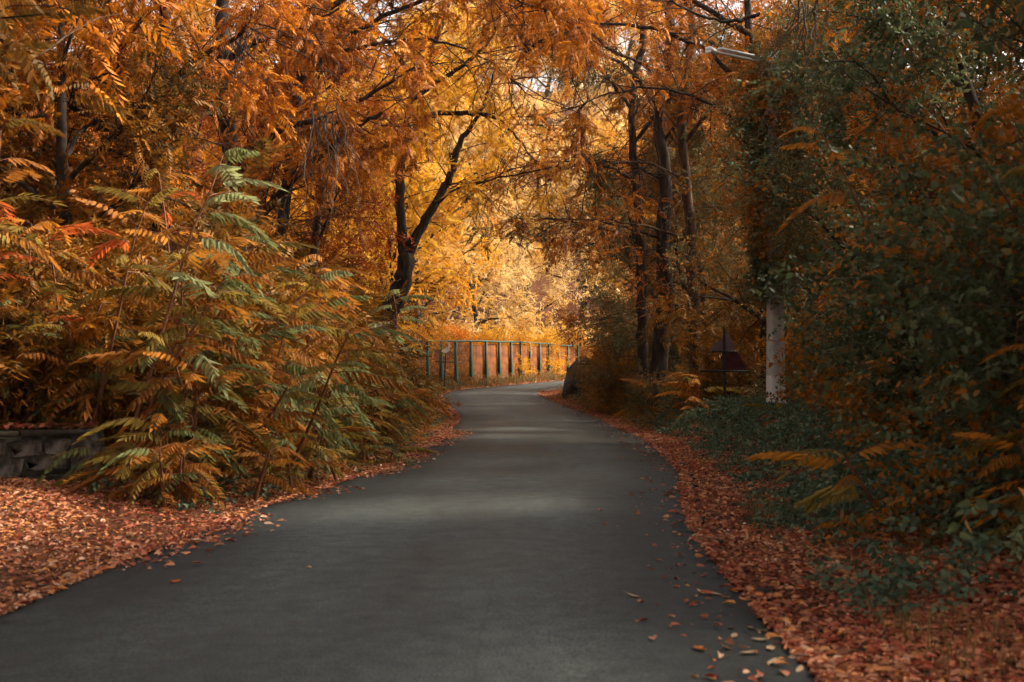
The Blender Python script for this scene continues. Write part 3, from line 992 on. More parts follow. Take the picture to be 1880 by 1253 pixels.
def feather(seed, x, y, H, lean, nstem, nleaf, ll, mix, label, group=None, z=None, bias=(0, 0)):
    if ll > .8:
        ll, nleaf = ll * .80, nleaf + 5
    r = np.random.default_rng(seed)
    z = zg1(x, y) if z is None else z
    root = link('feathery_shrub', None, None, (x, y, z))
    tag(root, label, 'shrub', group)
    for s in range(nstem):
        d = np.array((lean[0] + r.normal(0, .22), lean[1] + r.normal(0, .22), 1.0))
        hh = H * (1 if s == 0 else r.uniform(.5, .95))
        st = wander((r.normal(0, .18), r.normal(0, .18), -.1), d, hh, 8, .06, 0, r)
        link('stem', smooth(build_mesh('stem', [(*tube(st, np.linspace(.03, .009, 9), 5), None, 0)], [M['stem']])), root)
        az = r.uniform(0, 6.28)
        for i in range(nleaf):
            t = 1 - (i / nleaf) ** 1.2 * .72
            f = min(t * 8, 7.99)
            kk = int(f)
            p = st[kk] * (1 - f + kk) + st[kk + 1] * (f - kk)
            az += 2.4
            dx, dy = math.cos(az) + bias[0] * r.uniform(0, 1.4), math.sin(az) + bias[1] * r.uniform(0, 1.4)
            rz = math.atan2(dy, dx)
            tilt = -r.uniform(.0, .5) if t > .8 else -r.uniform(-.35, .3)
            L = ll * r.uniform(.7, 1.12) * (.8 + .35 * math.sin(math.pi * min(1, (i + 1) / nleaf)))
            o = link('leaf', FROND[r.integers(0, 7)], root, p, (r.normal(0, .2), tilt, rz), (L, L, L))
            c = np.array(MIX[mix][r.integers(0, len(MIX[mix]))]) * r.uniform(.75, 1.2)
            o.color = (*np.clip(c, 0, 1), 1)
    return root


G1 = 'feathery shrubs crowding the left road edge'
L1 = 'feathery rust and olive shrub in the hedge along the left road edge'
feather(1, -4.45, 13.5, 4.2, (.05, -.03), 2, 15, 1.1, 'pale', 'tallest feathery shrub, pale fronds arching out high on the left', bias=(.9, -.2))
feather(2, -5.2, 15.2, 3.6, (.0, -.05), 2, 12, .95, 'orange', 'orange feathery sapling left of the tallest one, above the wall end')
feather(3, -3.1, 15.6, 2.6, (.2, -.05), 2, 13, .95, 'green', 'blue-green feathery shrub reaching right over the hedge', bias=(1.1, -.2))
feather(4, -3.75, 13.4, 1.8, (.08, -.1), 3, 9, .85, 'olive', 'olive feathery shrub hanging beside the stone wall end')
feather(5, -4.45, 13.3, .6, (.05, -.1), 2, 7, .62, 'olive', 'small yellow-olive feathery seedling at the foot of the wall')
feather(6, -3.75, 13.2, 1.7, (.1, -.1), 3, 10, .85, 'mix', L1, G1)
feather(7, -3.45, 14.6, 1.9, (.12, -.05), 3, 10, .85, 'rust', L1, G1)
feather(8, -2.85, 17.0, 2.4, (.15, 0), 3, 11, .9, 'green', L1, G1, bias=(.7, 0))
feather(9, -3.4, 18.4, 2.2, (.08, 0), 3, 10, .9, 'mix', L1, G1)
feather(10, -2.6, 19.6, 1.6, (.1, 0), 3, 9, .8, 'rust', L1, G1)
feather(11, -3.05, 22.0, 1.9, (.1, 0), 3, 10, .9, 'mix', L1, G1, bias=(.5, 0))
feather(12, -2.8, 24.6, 1.3, (.1, 0), 3, 9, .85, 'olive', L1, G1)
feather(13, -3.1, 27.5, 1.6, (.1, 0), 3, 9, .9, 'rust', L1, G1)
feather(14, -2.8, 30.5, 1.5, (.1, 0), 3, 9, .85, 'mix', L1, G1)
feather(15, -3.6, 33.5, 1.9, (.1, 0), 3, 9, .9, 'olive', L1, G1)
feather(16, -3.9, 37.0, 1.3, (.05, 0), 3, 8, .85, 'rust', L1, G1)
feather(17, -6.3, 15.2, 2.6, (.0, -.1), 2, 10, .95, 'olive', 'feathery shrub leaning over the wall top at the left edge')
feather(18, -6.6, 14.8, 4.2, (.05, -.05), 2, 12, .9, 'orange', 'tall red-orange sapling at the left edge behind the wall')
feather(19, -4.6, 16.2, 4.3, (.04, 0), 2, 12, .9, 'orange', 'orange sapling standing behind the tallest pale feathery shrub')
feather(20, -3.0, 26.0, 3.3, (.2, 0), 1, 12, 1.0, 'green', 'green broad-fronded sapling in front of the black forked trunk', bias=(.5, 0))
feather(21, -4.9, 47.5, 2.6, (.3, 0), 1, 9, 1.1, 'gold', 'gold feathery branch hanging before the green fence')
feather(22, -3.3, 12.4, .8, (.1, -.1), 3, 8, .55, 'mix', L1, G1)
feather(23, -2.9, 13.9, .9, (.1, -.1), 3, 8, .55, 'rust', L1, G1)
feather(24, -2.55, 16.0, .9, (.1, -.1), 3, 8, .55, 'mix', L1, G1)
feather(25, -2.25, 19.0, .8, (.1, -.1), 3, 8, .5, 'olive', L1, G1)
feather(26, -3.9, 12.6, .8, (.1, -.1), 3, 8, .6, 'rust', L1, G1)
feather(27, -5.05, 15.5, 3.5, (.03, -.05), 2, 12, 1.0, 'mix', L1, G1, bias=(.4, -.3))
feather(28, -5.8, 15.4, 3.9, (.0, -.05), 2, 13, 1.0, 'orange', L1, G1, bias=(.3, -.3))
feather(29, -3.75, 14.8, 3.0, (.06, -.05), 2, 13, 1.0, 'mix', L1, G1, bias=(.5, -.2))
feather(30, -4.1, 16.0, 3.6, (.08, -.05), 2, 13, 1.0, 'pale', L1, G1, bias=(.9, -.2))
feather(31, -3.5, 18.0, 3.0, (.08, 0), 2, 12, 1.0, 'mix', L1, G1, bias=(.6, -.2))
feather(32, -6.5, 15.3, 3.2, (.0, -.05), 2, 12, .95, 'rust', L1, G1)
# right side
feather(41, 3.15, 9.4, .95, (-.25, -.1), 1, 8, .62, 'gold', 'low golden feathery seedling on the right verge', bias=(-1, 0))
feather(42, 3.75, 9.0, 1.9, (-.2, -.1), 1, 7, .5, 'gold', 'bright gold frond cluster midway up the dark right thicket', bias=(-1, 0))
feather(43, 3.75, 7.6, 1.5, (-.1, -.1), 2, 9, .5, 'gold', 'orange feathery shrub at the right edge of the frame', bias=(-.6, 0))
feather(44, 3.35, 7.7, .75, (-.1, -.1), 2, 7, .55, 'green', 'dark green feathery seedling low at the right edge', bias=(-.8, 0))
feather(45, 4.4, 8.2, 3.4, (-.18, 0), 2, 11, .55, 'gold', 'orange-leaved sapling reaching in high at the right edge', bias=(-.6, 0))
feather(46, 5.0, 12.0, 4.3, (-.2, 0), 2, 12, .6, 'gold', 'bright orange sapling crown high in the right climber mass', bias=(-.8, 0))
feather(47, 5.35, 22.0, .8, (-.1, 0), 2, 7, .5, 'orange', 'orange feathery seedling in front of the white painted pole', bias=(-.5, 0))
feather(48, 4.6, 29.5, 1.4, (-.2, 0), 2, 9, .8, 'gold', 'orange feathery sapling left of the triangular sign', bias=(-.7, 0))
feather(49, 7.3, 23.6, 4.2, (-.16, 0), 2, 10, .6, 'gold', 'golden sapling hanging left across the concrete pole', bias=(-.5, 0))
feather(50, 3.9, 35, 1.2, (-.1, 0), 2, 8, .8, 'rust', 'rust feathery seedling under the three dark trunks')

# ------------------------------------------------------------------ hanging vines
def vine_curtain(seed, pts, n, drop, label):
    r = np.random.default_rng(seed)
    p = np.array(pts)
    o = np.array(p[0])
    root = link('hanging_vine', None, None, o)
    tag(root, label, 'vine')
    for i in range(n):
        t = r.uniform(0, len(p) - 1.001)
        k_ = int(t)
        q = p[k_] * (1 - t + k_) + p[k_ + 1] * (t - k_) - o + r.normal(0, .12, 3)
        link('strand', smooth(build_mesh('strand', [(*tube(wander(q, (r.normal(0, .2), r.normal(0, .2), -1), drop * r.uniform(.3, 1), 14, .24, -.10, r), np.linspace(.014, .004, 15) * r.uniform(.5, 1.3), 4), None, 0)], [M['twig']])), root)


vine_curtain(5, path(22.0, (545, 215), (600, 205), (640, 235)), 26, 3.2, 'curtain of grey hanging vines beside the slanting limb')
vine_curtain(6, path(24.0, (400, 20), (440, 30), (470, 60)), 26, 3.6, 'grey vine strands wrapping the dark trunk at upper left')
vine_curtain(7, path(17.0, (1430, -20), (1480, 0), (1530, -10)), 14, 2.6, 'dark vine strands hanging at the upper right')

# ------------------------------------------------------------------ stone wall on the left
w0, w1 = np.array((-9.2, 13.0)), np.array((-4.95, 14.55))
wd = (w1 - w0) / np.linalg.norm(w1 - w0)
wl = float(np.linalg.norm(w1 - w0))
wall = link('stone_wall', None, None, (w0[0], w0[1], -.05), (0, 0, math.atan2(wd[1], wd[0])))
tag(wall, 'low weathered grey stone wall topped with fallen leaves at left', 'wall')
link('core', build_mesh('core', [(*box(wl / 2, .16, .36, wl, .30, .74), None, 0)], [M['mortar']]), wall)
r_ = np.random.default_rng(8)


def rough_stone(r, sx, sy, sz):
    q = np.array([(.5, -.4), (.5, .42), (.44, .5), (-.42, .5), (-.5, .4), (-.5, -.42), (-.43, -.5), (.45, -.5)])
    q = q + r.normal(0, .06, (8, 2))
    ring = np.stack([q[:, 0] * sx, np.zeros(8), q[:, 1] * sz], -1)
    back = ring + np.array((0, .05, 0))
    mid = ring * .97 + np.array((0, -sy * .55, 0))
    front = ring * .9 + np.array((0, -sy, 0)) + r.normal(0, .006, (8, 3))
    V = np.vstack([back, mid, front, [[0, -sy * 1.05, 0]]])
    i = np.arange(8)
    j = (i + 1) % 8
    Q = np.vstack([np.stack([i, j, j + 8, i + 8], -1), np.stack([i + 8, j + 8, j + 16, i + 16], -1)])
    T = np.stack([i + 16, j + 16, np.full(8, 24)], -1)
    return V, Q, T


zrow = .02
for row in range(3):
    hrow = [.25, .24, .21][row]
    x_ = r_.uniform(-.1, .1)
    while x_ < wl - .45:
        w_ = r_.uniform(.26, .62)
        V, Q, T = rough_stone(r_, w_ * .96, r_.uniform(.015, .035), hrow * .97)
        me = build_mesh('stone', [(V, Q, None, 0), (V, T, None, 0)], [M['stone']])
        link('stone', me, wall, (max(x_ + w_ / 2, .1), .01, zrow + hrow / 2 + r_.normal(0, .02)))
        x_ += w_
    zrow += hrow
link('end_pier', build_mesh('pier', [(*box(wl - .2, .14, .40, .36, .42, .80), None, 0)], [M['stone']]), wall)
for i in range(6):
    link('coping_slab', build_mesh('slab', [(*box(wl / 6 * (i + .5) - .2, .15, .765 + r_.normal(0, .006), wl / 6 - .02, .46, .07), None, 0)], [M['mortar']]), wall)

# ------------------------------------------------------------------ green fence along the bend
FP = np.array([(-4.9, 54.0), (-4.5, 57.5), (-3.7, 62), (-2.7, 66), (-1.5, 70), (-.1, 75), (1.1, 80), (2.6, 85.5), (4.3, 91), (6.1, 96)])
FC = catmull(FP, 12)
seg = np.concatenate([[0], np.cumsum(np.linalg.norm(np.diff(FC, axis=0), axis=1))])
npost = 17
ss = np.linspace(0, seg[-1], npost)
fpx = np.interp(ss, seg, FC[:, 0])
fpy = np.interp(ss, seg, FC[:, 1])
fence = link('green_fence', None, None, (fpx[0], fpy[0], 0))
tag(fence, 'green metal fence with rusty panels along the outside of the bend', 'fence')
base = np.array((fpx[0], fpy[0], 0))
FZ = np.array([zg1(x, y) for x, y in zip(fpx, fpy)])
r_ = np.random.default_rng(9)
for i in range(npost):
    p = np.array((fpx[i], fpy[i], FZ[i])) - base
    j = min(i + 1, npost - 1)
    d = np.array((fpx[j] - fpx[j - 1], fpy[j] - fpy[j - 1]))
    d /= np.linalg.norm(d)
    nrm = np.array((-d[1], d[0], 0.0))            # away from the road
    wpost = .13 if i else .17
    V, F = box(0, 0, 1.1, wpost, wpost, 2.7)
    link('post', build_mesh('post', [(V, F, None, 0)], [M['green_paint']]), fence, p, (0, 0, math.atan2(d[1], d[0])))
    # triangular brace plate leaning off the post towards the next one
    q0 = np.array((d[0], d[1], 0))
    a0, b0, c0 = np.array((0, 0, 2.1)), np.array((0, 0, -.1)), q0 * .62 + np.array((0, 0, -.1))
    tk = nrm * .03
    V = np.array([a0 - tk, b0 - tk, c0 - tk, a0 + tk, b0 + tk, c0 + tk]) + q0 * .08
    me = bpy.data.meshes.new('brace')
    me.from_pydata([tuple(v) for v in V], [], [(0, 1, 2), (5, 4, 3), (0, 3, 4, 1), (1, 4, 5, 2), (2, 5, 3, 0)])
    me.materials.append(M['green_paint'])
    link('brace', me, fence, p)
    if i < npost - 1:
        p2 = np.array((fpx[i + 1], fpy[i + 1], FZ[i + 1])) - base
        link('top_rail', build_mesh('rail', [(*tube(np.array([p, (p + p2) / 2, p2]) + np.array((0, 0, 2.47)), np.array((.06, .06, .06)), 6), None, 0)], [M['green_paint']]), fence)
        ln = float(np.linalg.norm(p2 - p))
        if i >= 5:
            # rusty corrugated sheet behind the posts
            nc = 28
            xs = np.linspace(.02, ln - .02, nc)
            yo = .014 * np.where(np.arange(nc) % 2, 1, -1)
            hgt = 2.3 + r_.normal(0, .05)
            dz = (p2[2] - p[2]) * xs / ln
            Vb = np.stack([xs, yo, dz + .05], -1)
            Vt = np.stack([xs, yo, dz + hgt], -1)
            Vall = np.vstack([Vb, Vt, Vb + np.array((0, .006, 0)), Vt + np.array((0, .006, 0))])
            i_ = np.arange(nc - 1)
            Fq = np.vstack([np.stack([i_, i_ + 1, i_ + nc + 1, i_ + nc], -1), np.stack([i_ + 2 * nc, i_ + 3 * nc, i_ + 3 * nc + 1, i_ + 2 * nc + 1], -1), np.stack([i_ + nc, i_ + nc + 1, i_ + 3 * nc + 1, i_ + 3 * nc], -1)])
            link('rusty_panel', build_mesh('panel', [(Vall, Fq, None, 0)], [M['rusty']]), fence, p + nrm * .13, (0, 0, math.atan2(d[1], d[0])))
        else:
            ch = []
            for q in np.arange(.12, ln, .16):
                ch.append((*box(q, 0, 1.2, .012, .012, 2.4), None, 0))
            for q in np.arange(.1, 2.4, .2):
                ch.append((*box(ln / 2, .0, q, ln - .1, .010, .010), None, 0))
            o = link('wire_mesh', build_mesh('mesh', ch, [M['green_paint']]), fence, p, (0, 0, math.atan2(d[1], d[0])))
            o['kind'] = 'stuff'

# ------------------------------------------------------------------ thin post with white scrap before the fence
pb = at(815, 705, 56.5)
pb[2] = zg1(pb[0], pb[1])
sp = link('thin_signpost', None, None, pb, (0, math.radians(2.5), 0))
tag(sp, 'thin black post with crossbar and torn white plate before fence', 'signpost')
link('pole', build_mesh('pole', [(*tube(np.array([(0, 0, -.2), (0, 0, 1), (0, 0, 2.15)]), np.array((.035, .035, .03)), 7), None, 0)], [M['black_paint']]), sp)
link('crossbar', build_mesh('bar', [(*box(.0, -.05, 1.55, .95, .04, .045), None, 0)], [M['black_paint']]), sp)
pl = np.array([(-.20, 0, 2.02), (.02, 0, 1.98), (.16, 0, 2.08), (.22, 0, 2.3), (.15, 0, 2.52), (.10, 0, 2.44), (.08, 0, 2.26), (-.02, 0, 2.20), (-.18, 0, 2.10)])
Vp = np.vstack([pl + (0, -.06, 0), pl + (0, -.045, 0)])
me = bpy.data.meshes.new('plate')
n_ = len(pl)
me.from_pydata([tuple(v) for v in Vp], [], [tuple(range(n_)), tuple(range(2 * n_ - 1, n_ - 1, -1))] + [(i, i + n_, (i + 1) % n_ + n_, (i + 1) % n_) for i in range(n_)])
me.materials.append(M['white_paint'])
link('plate', me, sp)

# ------------------------------------------------------------------ triangular sign seen from behind, right bank
sb = at(1330, 790, 27.5)
sb[2] = zg1(sb[0], sb[1])
S = 27.5 / FPX                                     # metres per photo pixel at the sign
sg = link('triangular_sign', None, None, sb, (0, 0, math.radians(8)))
tag(sg, 'dark broken triangular road sign on a thin post beside the pole', 'road sign')
ztop = (at(1330, 600, 27.5)[2] - sb[2])
link('post', build_mesh('post', [(*tube(np.array([(0, 0, -.3), (0, 0, 1), (0, 0, ztop)]), np.array((.034, .034, .032)), 8), None, 0)], [M['black_paint']]), sg)


def plate(name, pts, y, mat, th=.012):
    pts = [((u - 1330) * S, ztop - (v - 600) * S) for u, v in pts]
    n_ = len(pts)
    me = bpy.data.meshes.new(name)
    me.from_pydata([(x, y, z) for x, z in pts] + [(x, y + th, z) for x, z in pts], [], [tuple(range(n_)), tuple(range(2 * n_ - 1, n_ - 1, -1))] + [(i, i + n_, (i + 1) % n_ + n_, (i + 1) % n_) for i in range(n_)])
    me.materials.append(M[mat])
    return link(name, me, sg)


plate('upper_plate', [(1331, 604), (1337, 608), (1346, 626), (1354, 641), (1350, 644), (1304, 645), (1306, 638), (1318, 629), (1326, 622)], .04, 'sign_back')
plate('lower_plate', [(1328, 646), (1356, 645), (1362, 656), (1372, 676), (1374, 681), (1322, 682), (1328, 670), (1325, 658)], .055, 'sign_red')
link('bar', build_mesh('bar', [(*box(0, -.055, ztop - 82 * S, 92 * S, .03, .05), None, 0)], [M['black_paint']]), sg)
link('bar', build_mesh('bar', [(*box(0, -.055, ztop - 46 * S, 50 * S, .03, .04), None, 0)], [M['black_paint']]), sg)

# ------------------------------------------------------------------ concrete lamp pole
Yp = 25.0
pb = at(1424, 805, Yp)
pb[2] = zg1(pb[0], pb[1])
lp = link('lamp_pole', None, None, pb, (0, 0, math.radians(14)))
tag(lp, 'square concrete lamp pole with white and black painted foot bands', 'lamp post')


def zrel(v):
    return float(at(1424, v, Yp)[2] - pb[2])


def pole_piece(name, z0, z1, mat, ex=0.0):
    def w(z):
        return .325 - .016 * z + ex
    ch = []
    V = []
    for z in (z0, z1):
        h = w(z) / 2
        c = .03
        V += [(-h + c, -h, z), (h - c, -h, z), (h, -h + c, z), (h, h - c, z), (h - c, h, z), (-h + c, h, z), (-h, h - c, z), (-h, -h + c, z)]
    V = np.array(V)
    i = np.arange(8)
    F = np.stack([i, (i + 1) % 8, (i + 1) % 8 + 8, i + 8], -1)
    me = build_mesh(name, [(V, F, None, 0), (V, np.array([list(range(8, 16))]), None, 0), (V, np.array([list(range(7, -1, -1))]), None, 0)], [M[mat]])
    return link(name, me, lp)


pole_piece('shaft', zrel(690), zrel(92), 'concrete')
pole_piece('white_band', zrel(740), zrel(690), 'white_paint', .006)
pole_piece('black_band', zrel(766), zrel(740), 'black_paint', .003)
pole_piece('white_foot', -.3, zrel(766), 'white_paint', .006)
# lamp arm reaching over the road
z0 = zrel(112)
arm0 = at(1412, 112, Yp) - pb
arm1 = at(1318, 92, Yp - .9) - pb
c_, s_ = math.cos(-math.radians(14)), math.sin(-math.radians(14))
Rz = np.array(((c_, -s_, 0), (s_, c_, 0), (0, 0, 1)))
arm0, arm1 = Rz @ arm0, Rz @ arm1
arm_o = link('lamp_arm', build_mesh('arm', [(*tube(np.array([arm0, arm0 * .5 + arm1 * .5, arm1]), np.array((.038, .034, .03)), 8), None, 0)], [M['concrete']]), lp)
link('fluorescent_tray', build_mesh('tray', [(*box(0, 0, 0, 1.2, .10, .035), None, 0)], [M['white_paint']]), arm_o, arm0 * .45 + arm1 * .55 + np.array((0, 0, .085)), (0, math.atan2(arm1[2] - arm0[2], math.hypot(*(arm1 - arm0)[:2])), math.atan2(*(arm0 - arm1)[[1, 0]])))
hd = link('lamp_head', build_mesh('head', [(*box(0, 0, .02, .2, .13, .075), None, 0), (*box(-.075, 0, -.045, .045, .12, .07), None, 0)], [M['white_paint']]), arm_o, arm1 + (arm1 - arm0) / np.linalg.norm(arm1 - arm0) * .16, (0, math.radians(10), math.atan2(*(arm0 - arm1)[[1, 0]])))

# ivy climbing the pole
r_ = np.random.default_rng(77)
ivy = link('climbing_ivy', None, None, pb + np.array((0, -.1, 0)))
tag(ivy, 'green and orange climber wrapped round the upper concrete lamp pole', 'climber')
ch = []
for i in range(4):
    a0 = r_.uniform(0, 6.28)
    zz = np.linspace(zrel(560), zrel(110) * r_.uniform(.8, 1), 24)
    ch.append(tube(np.stack([.24 * np.cos(a0 + zz * .5) + r_.normal(0, .015, 24), .1 + .24 * np.sin(a0 + zz * .5) + r_.normal(0, .015, 24), zz], -1), np.linspace(.022, .007, 24), 5))
link('stem', smooth(build_mesh('stem', [(v, f, None, 0) for v, f in ch], [M['twig']])), ivy)
n_ = 4200
zz = zrel(560) + (zrel(105) - zrel(560)) * r_.uniform(0, 1, n_) ** .8
th = r_.uniform(0, 6.28, n_)
rd = .19 + np.abs(r_.normal(0, .26, n_)) * (.5 + .8 * (zz - zz.min()) / 5) * (1 + .5 * np.sin(zz * 3 + th * 2))
P = np.stack([np.cos(th) * rd, .1 + np.sin(th) * rd, zz], -1)
V, F, R = scatter(OVAL[0], OVAL[1], P, np.stack([np.cos(th), np.sin(th), r_.normal(-.3, .5, n_)], -1), .24 * r_.uniform(.6, 1.3, n_), .5, np.clip(.45 + .3 * np.sin(zz * 2.3 + th) + r_.normal(0, .2, n_), 0, 1), OVAL[2])
link('foliage', build_mesh('foliage', [(V, F, R, 0)], [M['green']]), ivy)

# ------------------------------------------------------------------ boulder at the bend
r_ = np.random.default_rng(12)
bx, by = 2.95, 51.0
nu, nv_ = 18, 12
V = []
for i in range(nv_ + 1):
    ph = math.pi * i / nv_
    for j in range(nu):
        th = 2 * math.pi * j / nu
        rr = 1 + .16 * math.sin(3 * th + 2 * ph) + .1 * math.sin(5 * th - 4 * ph) + r_.normal(0, .04)
        V.append((.75 * rr * math.sin(ph) * math.cos(th), .8 * rr * math.sin(ph) * math.sin(th), .95 * rr * math.cos(ph)))
V = np.array(V)
i = np.arange(nv_)[:, None] * nu
j = np.arange(nu)[None]
F = np.stack([i + j, i + nu + j, i + nu + (j + 1) % nu, i + (j + 1) % nu], -1).reshape(-1, 4)
tag(link('boulder', build_mesh('boulder', [(V, F, None, 0)], [M['rock']]), None, (bx, by, zg1(bx, by) + .45), (0, .2, .4)), 'dark rounded boulder on the right verge at the road bend', 'boulder')

# ------------------------------------------------------------------ fallen leaves
def litter_leaf():
    V, F = leaflet((-.5, 0, 0), (1, 0, .05), (0, 1, 0), 1.0, .48, .55, True)
    return V, F, np.zeros(len(F), int)


LIT = litter_leaf()
fineL_all, fineN_all = fineL, fineN


def strip_points(n, side, y0, y1, dmin, dmax, pw, bias=1.0):
    """random points beside the road between dmin and dmax from its edge; denser near the camera"""
    yy = y0 + (y1 - y0) * rng.uniform(0, 1, n) ** bias
    kk = np.searchsorted(fineL[:, 1], yy)
    d = dmin + (dmax - dmin) * rng.uniform(0, 1, n) ** pw
    off = side * (HALF + d)
    x = fineL[kk, 0] + fineN[kk, 0] * off
    y = fineL[kk, 1] + fineN[kk, 1] * off + rng.uniform(-.3, .3, n)
    return x, y, d


def road_z(x, y):
    s, k_ = road_pos(x, y)
    p = np.clip(s / HALF, -1, 1)
    return np.interp(LINE[k_, 1], ZP[:, 0], ZP[:, 1]) + .012 + .03 * (1 - p * p), np.abs(s) < HALF + .03


def litter(name, x, y, size, label, flat=.45, lift=.02):
    pt = np.sin(x * 2.3 + 2 * np.sin(y * 1.1)) + np.sin(y * 1.7 - x * 1.1) + .8 * np.sin(x * 5.1 + y * 4.3)
    kp = (pt > rng.uniform(-3.4, -.2, len(x))) | (road_z(x, y)[1])
    x, y = x[kp], y[kp]
    z = zg(x, y)
    rz, on = road_z(x, y)
    z = np.where(on, np.maximum(z, rz), z) + rng.uniform(.004, lift, len(x))
    P = np.stack([x, y, z], -1)
    a_ = rng.uniform(0, 6.28, len(x))
    D = np.stack([np.cos(a_), np.sin(a_), rng.normal(0, flat * .5, len(x)) * np.where(on, .25, 1)], -1)
    rs = np.clip(rng.normal(.5, .24, len(x)) + .12 * np.sin(x * 2 + y), 0, 1)
    V, F, R = scatter(LIT[0], LIT[1], P, D, size * np.clip(rng.lognormal(-.05, .4, len(x)), .4, 1.7), flat, rs, LIT[2])
    o = link(name, build_mesh(name, [(V, F, R, 0)], [M['litter']]))
    tag(o, label, 'leaf litter', kind='stuff')


xs, ys, _ = strip_points(60000, -1, 4, 62, -.10, 2.6, 1.3, 1.35)
x2, y2, _ = strip_points(5200, -1, 8.5, 30, -.8, 0, .32, 1.0)
kk_ = np.sin(y2 * 1.9) + np.sin(y2 * .7 + 1) > rng.uniform(-1.2, 1.2, len(y2))
x2, y2 = x2[kk_], y2[kk_]
x3, y3, _ = strip_points(24000, -1, 4.5, 18, 1.0, 5.0, 1.0, 1.0)
litter('fallen_leaves', np.concatenate([xs, x2, x3]), np.concatenate([ys, y2, y3]), .053, 'salmon-red fallen leaves drifted along the left road edge')
xs, ys, _ = strip_points(60000, 1, 3.5, 62, -.10, 1.7, 1.3, 1.45)
x2, y2, _ = strip_points(900, 1, 4, 50, -1.1, 0, .3, 1.4)
x3, y3, _ = strip_points(30000, 1, 3.5, 14, .6, 3.4, 1.0, 1.0)
litter('fallen_leaves', np.concatenate([xs, x2, x3]), np.concatenate([ys, y2, y3]), .052, 'orange-brown fallen leaves drifted along the right road edge')
# far verge under the fence
xs, ys, _ = strip_points(6000, -1, 55, 95, -.1, 1.6, 1.0, 1.0)
litter('fallen_leaves', xs, ys, .13, 'pale fallen leaves along the verge below the green fence')
# leaves lying on the wall top
tt = rng.uniform(.1, wl - .1, 420)
oo = rng.uniform(-.06, .36, 420)
wx = w0[0] + wd[0] * tt - wd[1] * oo
wy = w0[1] + wd[1] * tt + wd[0] * oo
P = np.stack([wx, wy, .76 + rng.uniform(.0, .06, 420)], -1)
a_ = rng.uniform(0, 6.28, 420)
V, F, R = scatter(LIT[0], LIT[1], P, np.stack([np.cos(a_), np.sin(a_), rng.normal(0, .2, 420)], -1), .11 * rng.uniform(.6, 1.2, 420), .4, None, LIT[2])
tag(link('fallen_leaves', build_mesh('wall_leaves', [(V, F, R, 0)], [M['litter']])), 'red fallen leaves heaped on the stone wall top', 'leaf litter', kind='stuff')

# single leaves that can be picked out on the near road
V, F = [], []
for i in range(5):
    t = i / 4 - .5
    w = .26 * math.sin(math.pi * (i + .35) / 4.6)
    V += [(t, -w, .05 + .10 * abs(t)), (t, 0, .02), (t, w, .07 + .12 * abs(t))]
for i in range(4):
    a0 = i * 3
    F += [(a0, a0 + 3, a0 + 4, a0 + 1), (a0 + 1, a0 + 4, a0 + 5, a0 + 2)]
leaf_me = smooth(build_mesh('fallen_leaf', [(np.array(V), np.array(F), np.full(len(F), .6), 0)], [M['fallen']]))
PALE = (.62, .45, .30)
OR2 = (.62, .2, .02)
singles = [(1160, 1094, PALE), (1282, 1191, OR2), (1331, 1189, PALE), (1375, 1152, PALE), (1395, 1158, PALE), (1345, 1082, OR2), (1352, 1086, OR2), (1372, 1198, PALE), (1345, 1167, PALE),
           (1392, 1174, PALE), (1416, 1215, PALE), (1412, 1190, PALE), (1440, 1162, PALE), (1308, 1090, PALE), (1285, 1087, PALE), (1460, 1206, PALE), (1340, 1152, PALE), (1465, 1228, PALE), (1388, 1243, PALE),
           (1394, 1133, OR2), (1430, 1110, OR2), (1466, 1106, OR2), (1500, 1165, OR2), (1524, 1200, OR2), (1790, 1180, OR2), (1690, 1225, OR2), (1830, 1230, OR2), (1745, 1052, OR2), (1744, 1103, OR2), (1700, 1000, OR2), (570, 1042, PALE), (325, 1068, C_RED)]
for i, (u, v, c) in enumerate(singles):
    Y = CAM_H * FPX / (v - HOR)
    for _ in range(4):
        p = at(u, v, Y)
        z = max(zg1(p[0], p[1]), float(road_z(p[0], p[1])[0][0]) if road_z(p[0], p[1])[1][0] else -9)
        Y = (CAM_H - z) * FPX / (v - HOR)
    p = at(u, v, Y)
    o = link('fallen_leaf', leaf_me, None, (p[0], p[1], z + .006), (rng.normal(0, .15), rng.normal(0, .15), rng.uniform(0, 6.28)), rng.uniform(.065, .105))
    o.color = (*(np.array(c) * rng.uniform(.8, 1.15)), 1)
    on = bool(road_z(p[0], p[1])[1][0])
    lab = {PALE: 'single pale curled leaf lying on the dark asphalt', OR2: 'single bright orange leaf lying near the right road edge', C_RED: 'single dark red leaf on the left half of the road'}[c]
    if u == 1160:
        lab = 'lone pale leaf in the right half of the road'
    if u == 570:
        lab = 'lone pale leaf in the left half of the road'
    tag(o, lab, 'leaf', None if u in (1160, 570, 325) else {PALE: 'pale leaves on the road', OR2: 'bright orange leaves by the right edge'}[c])

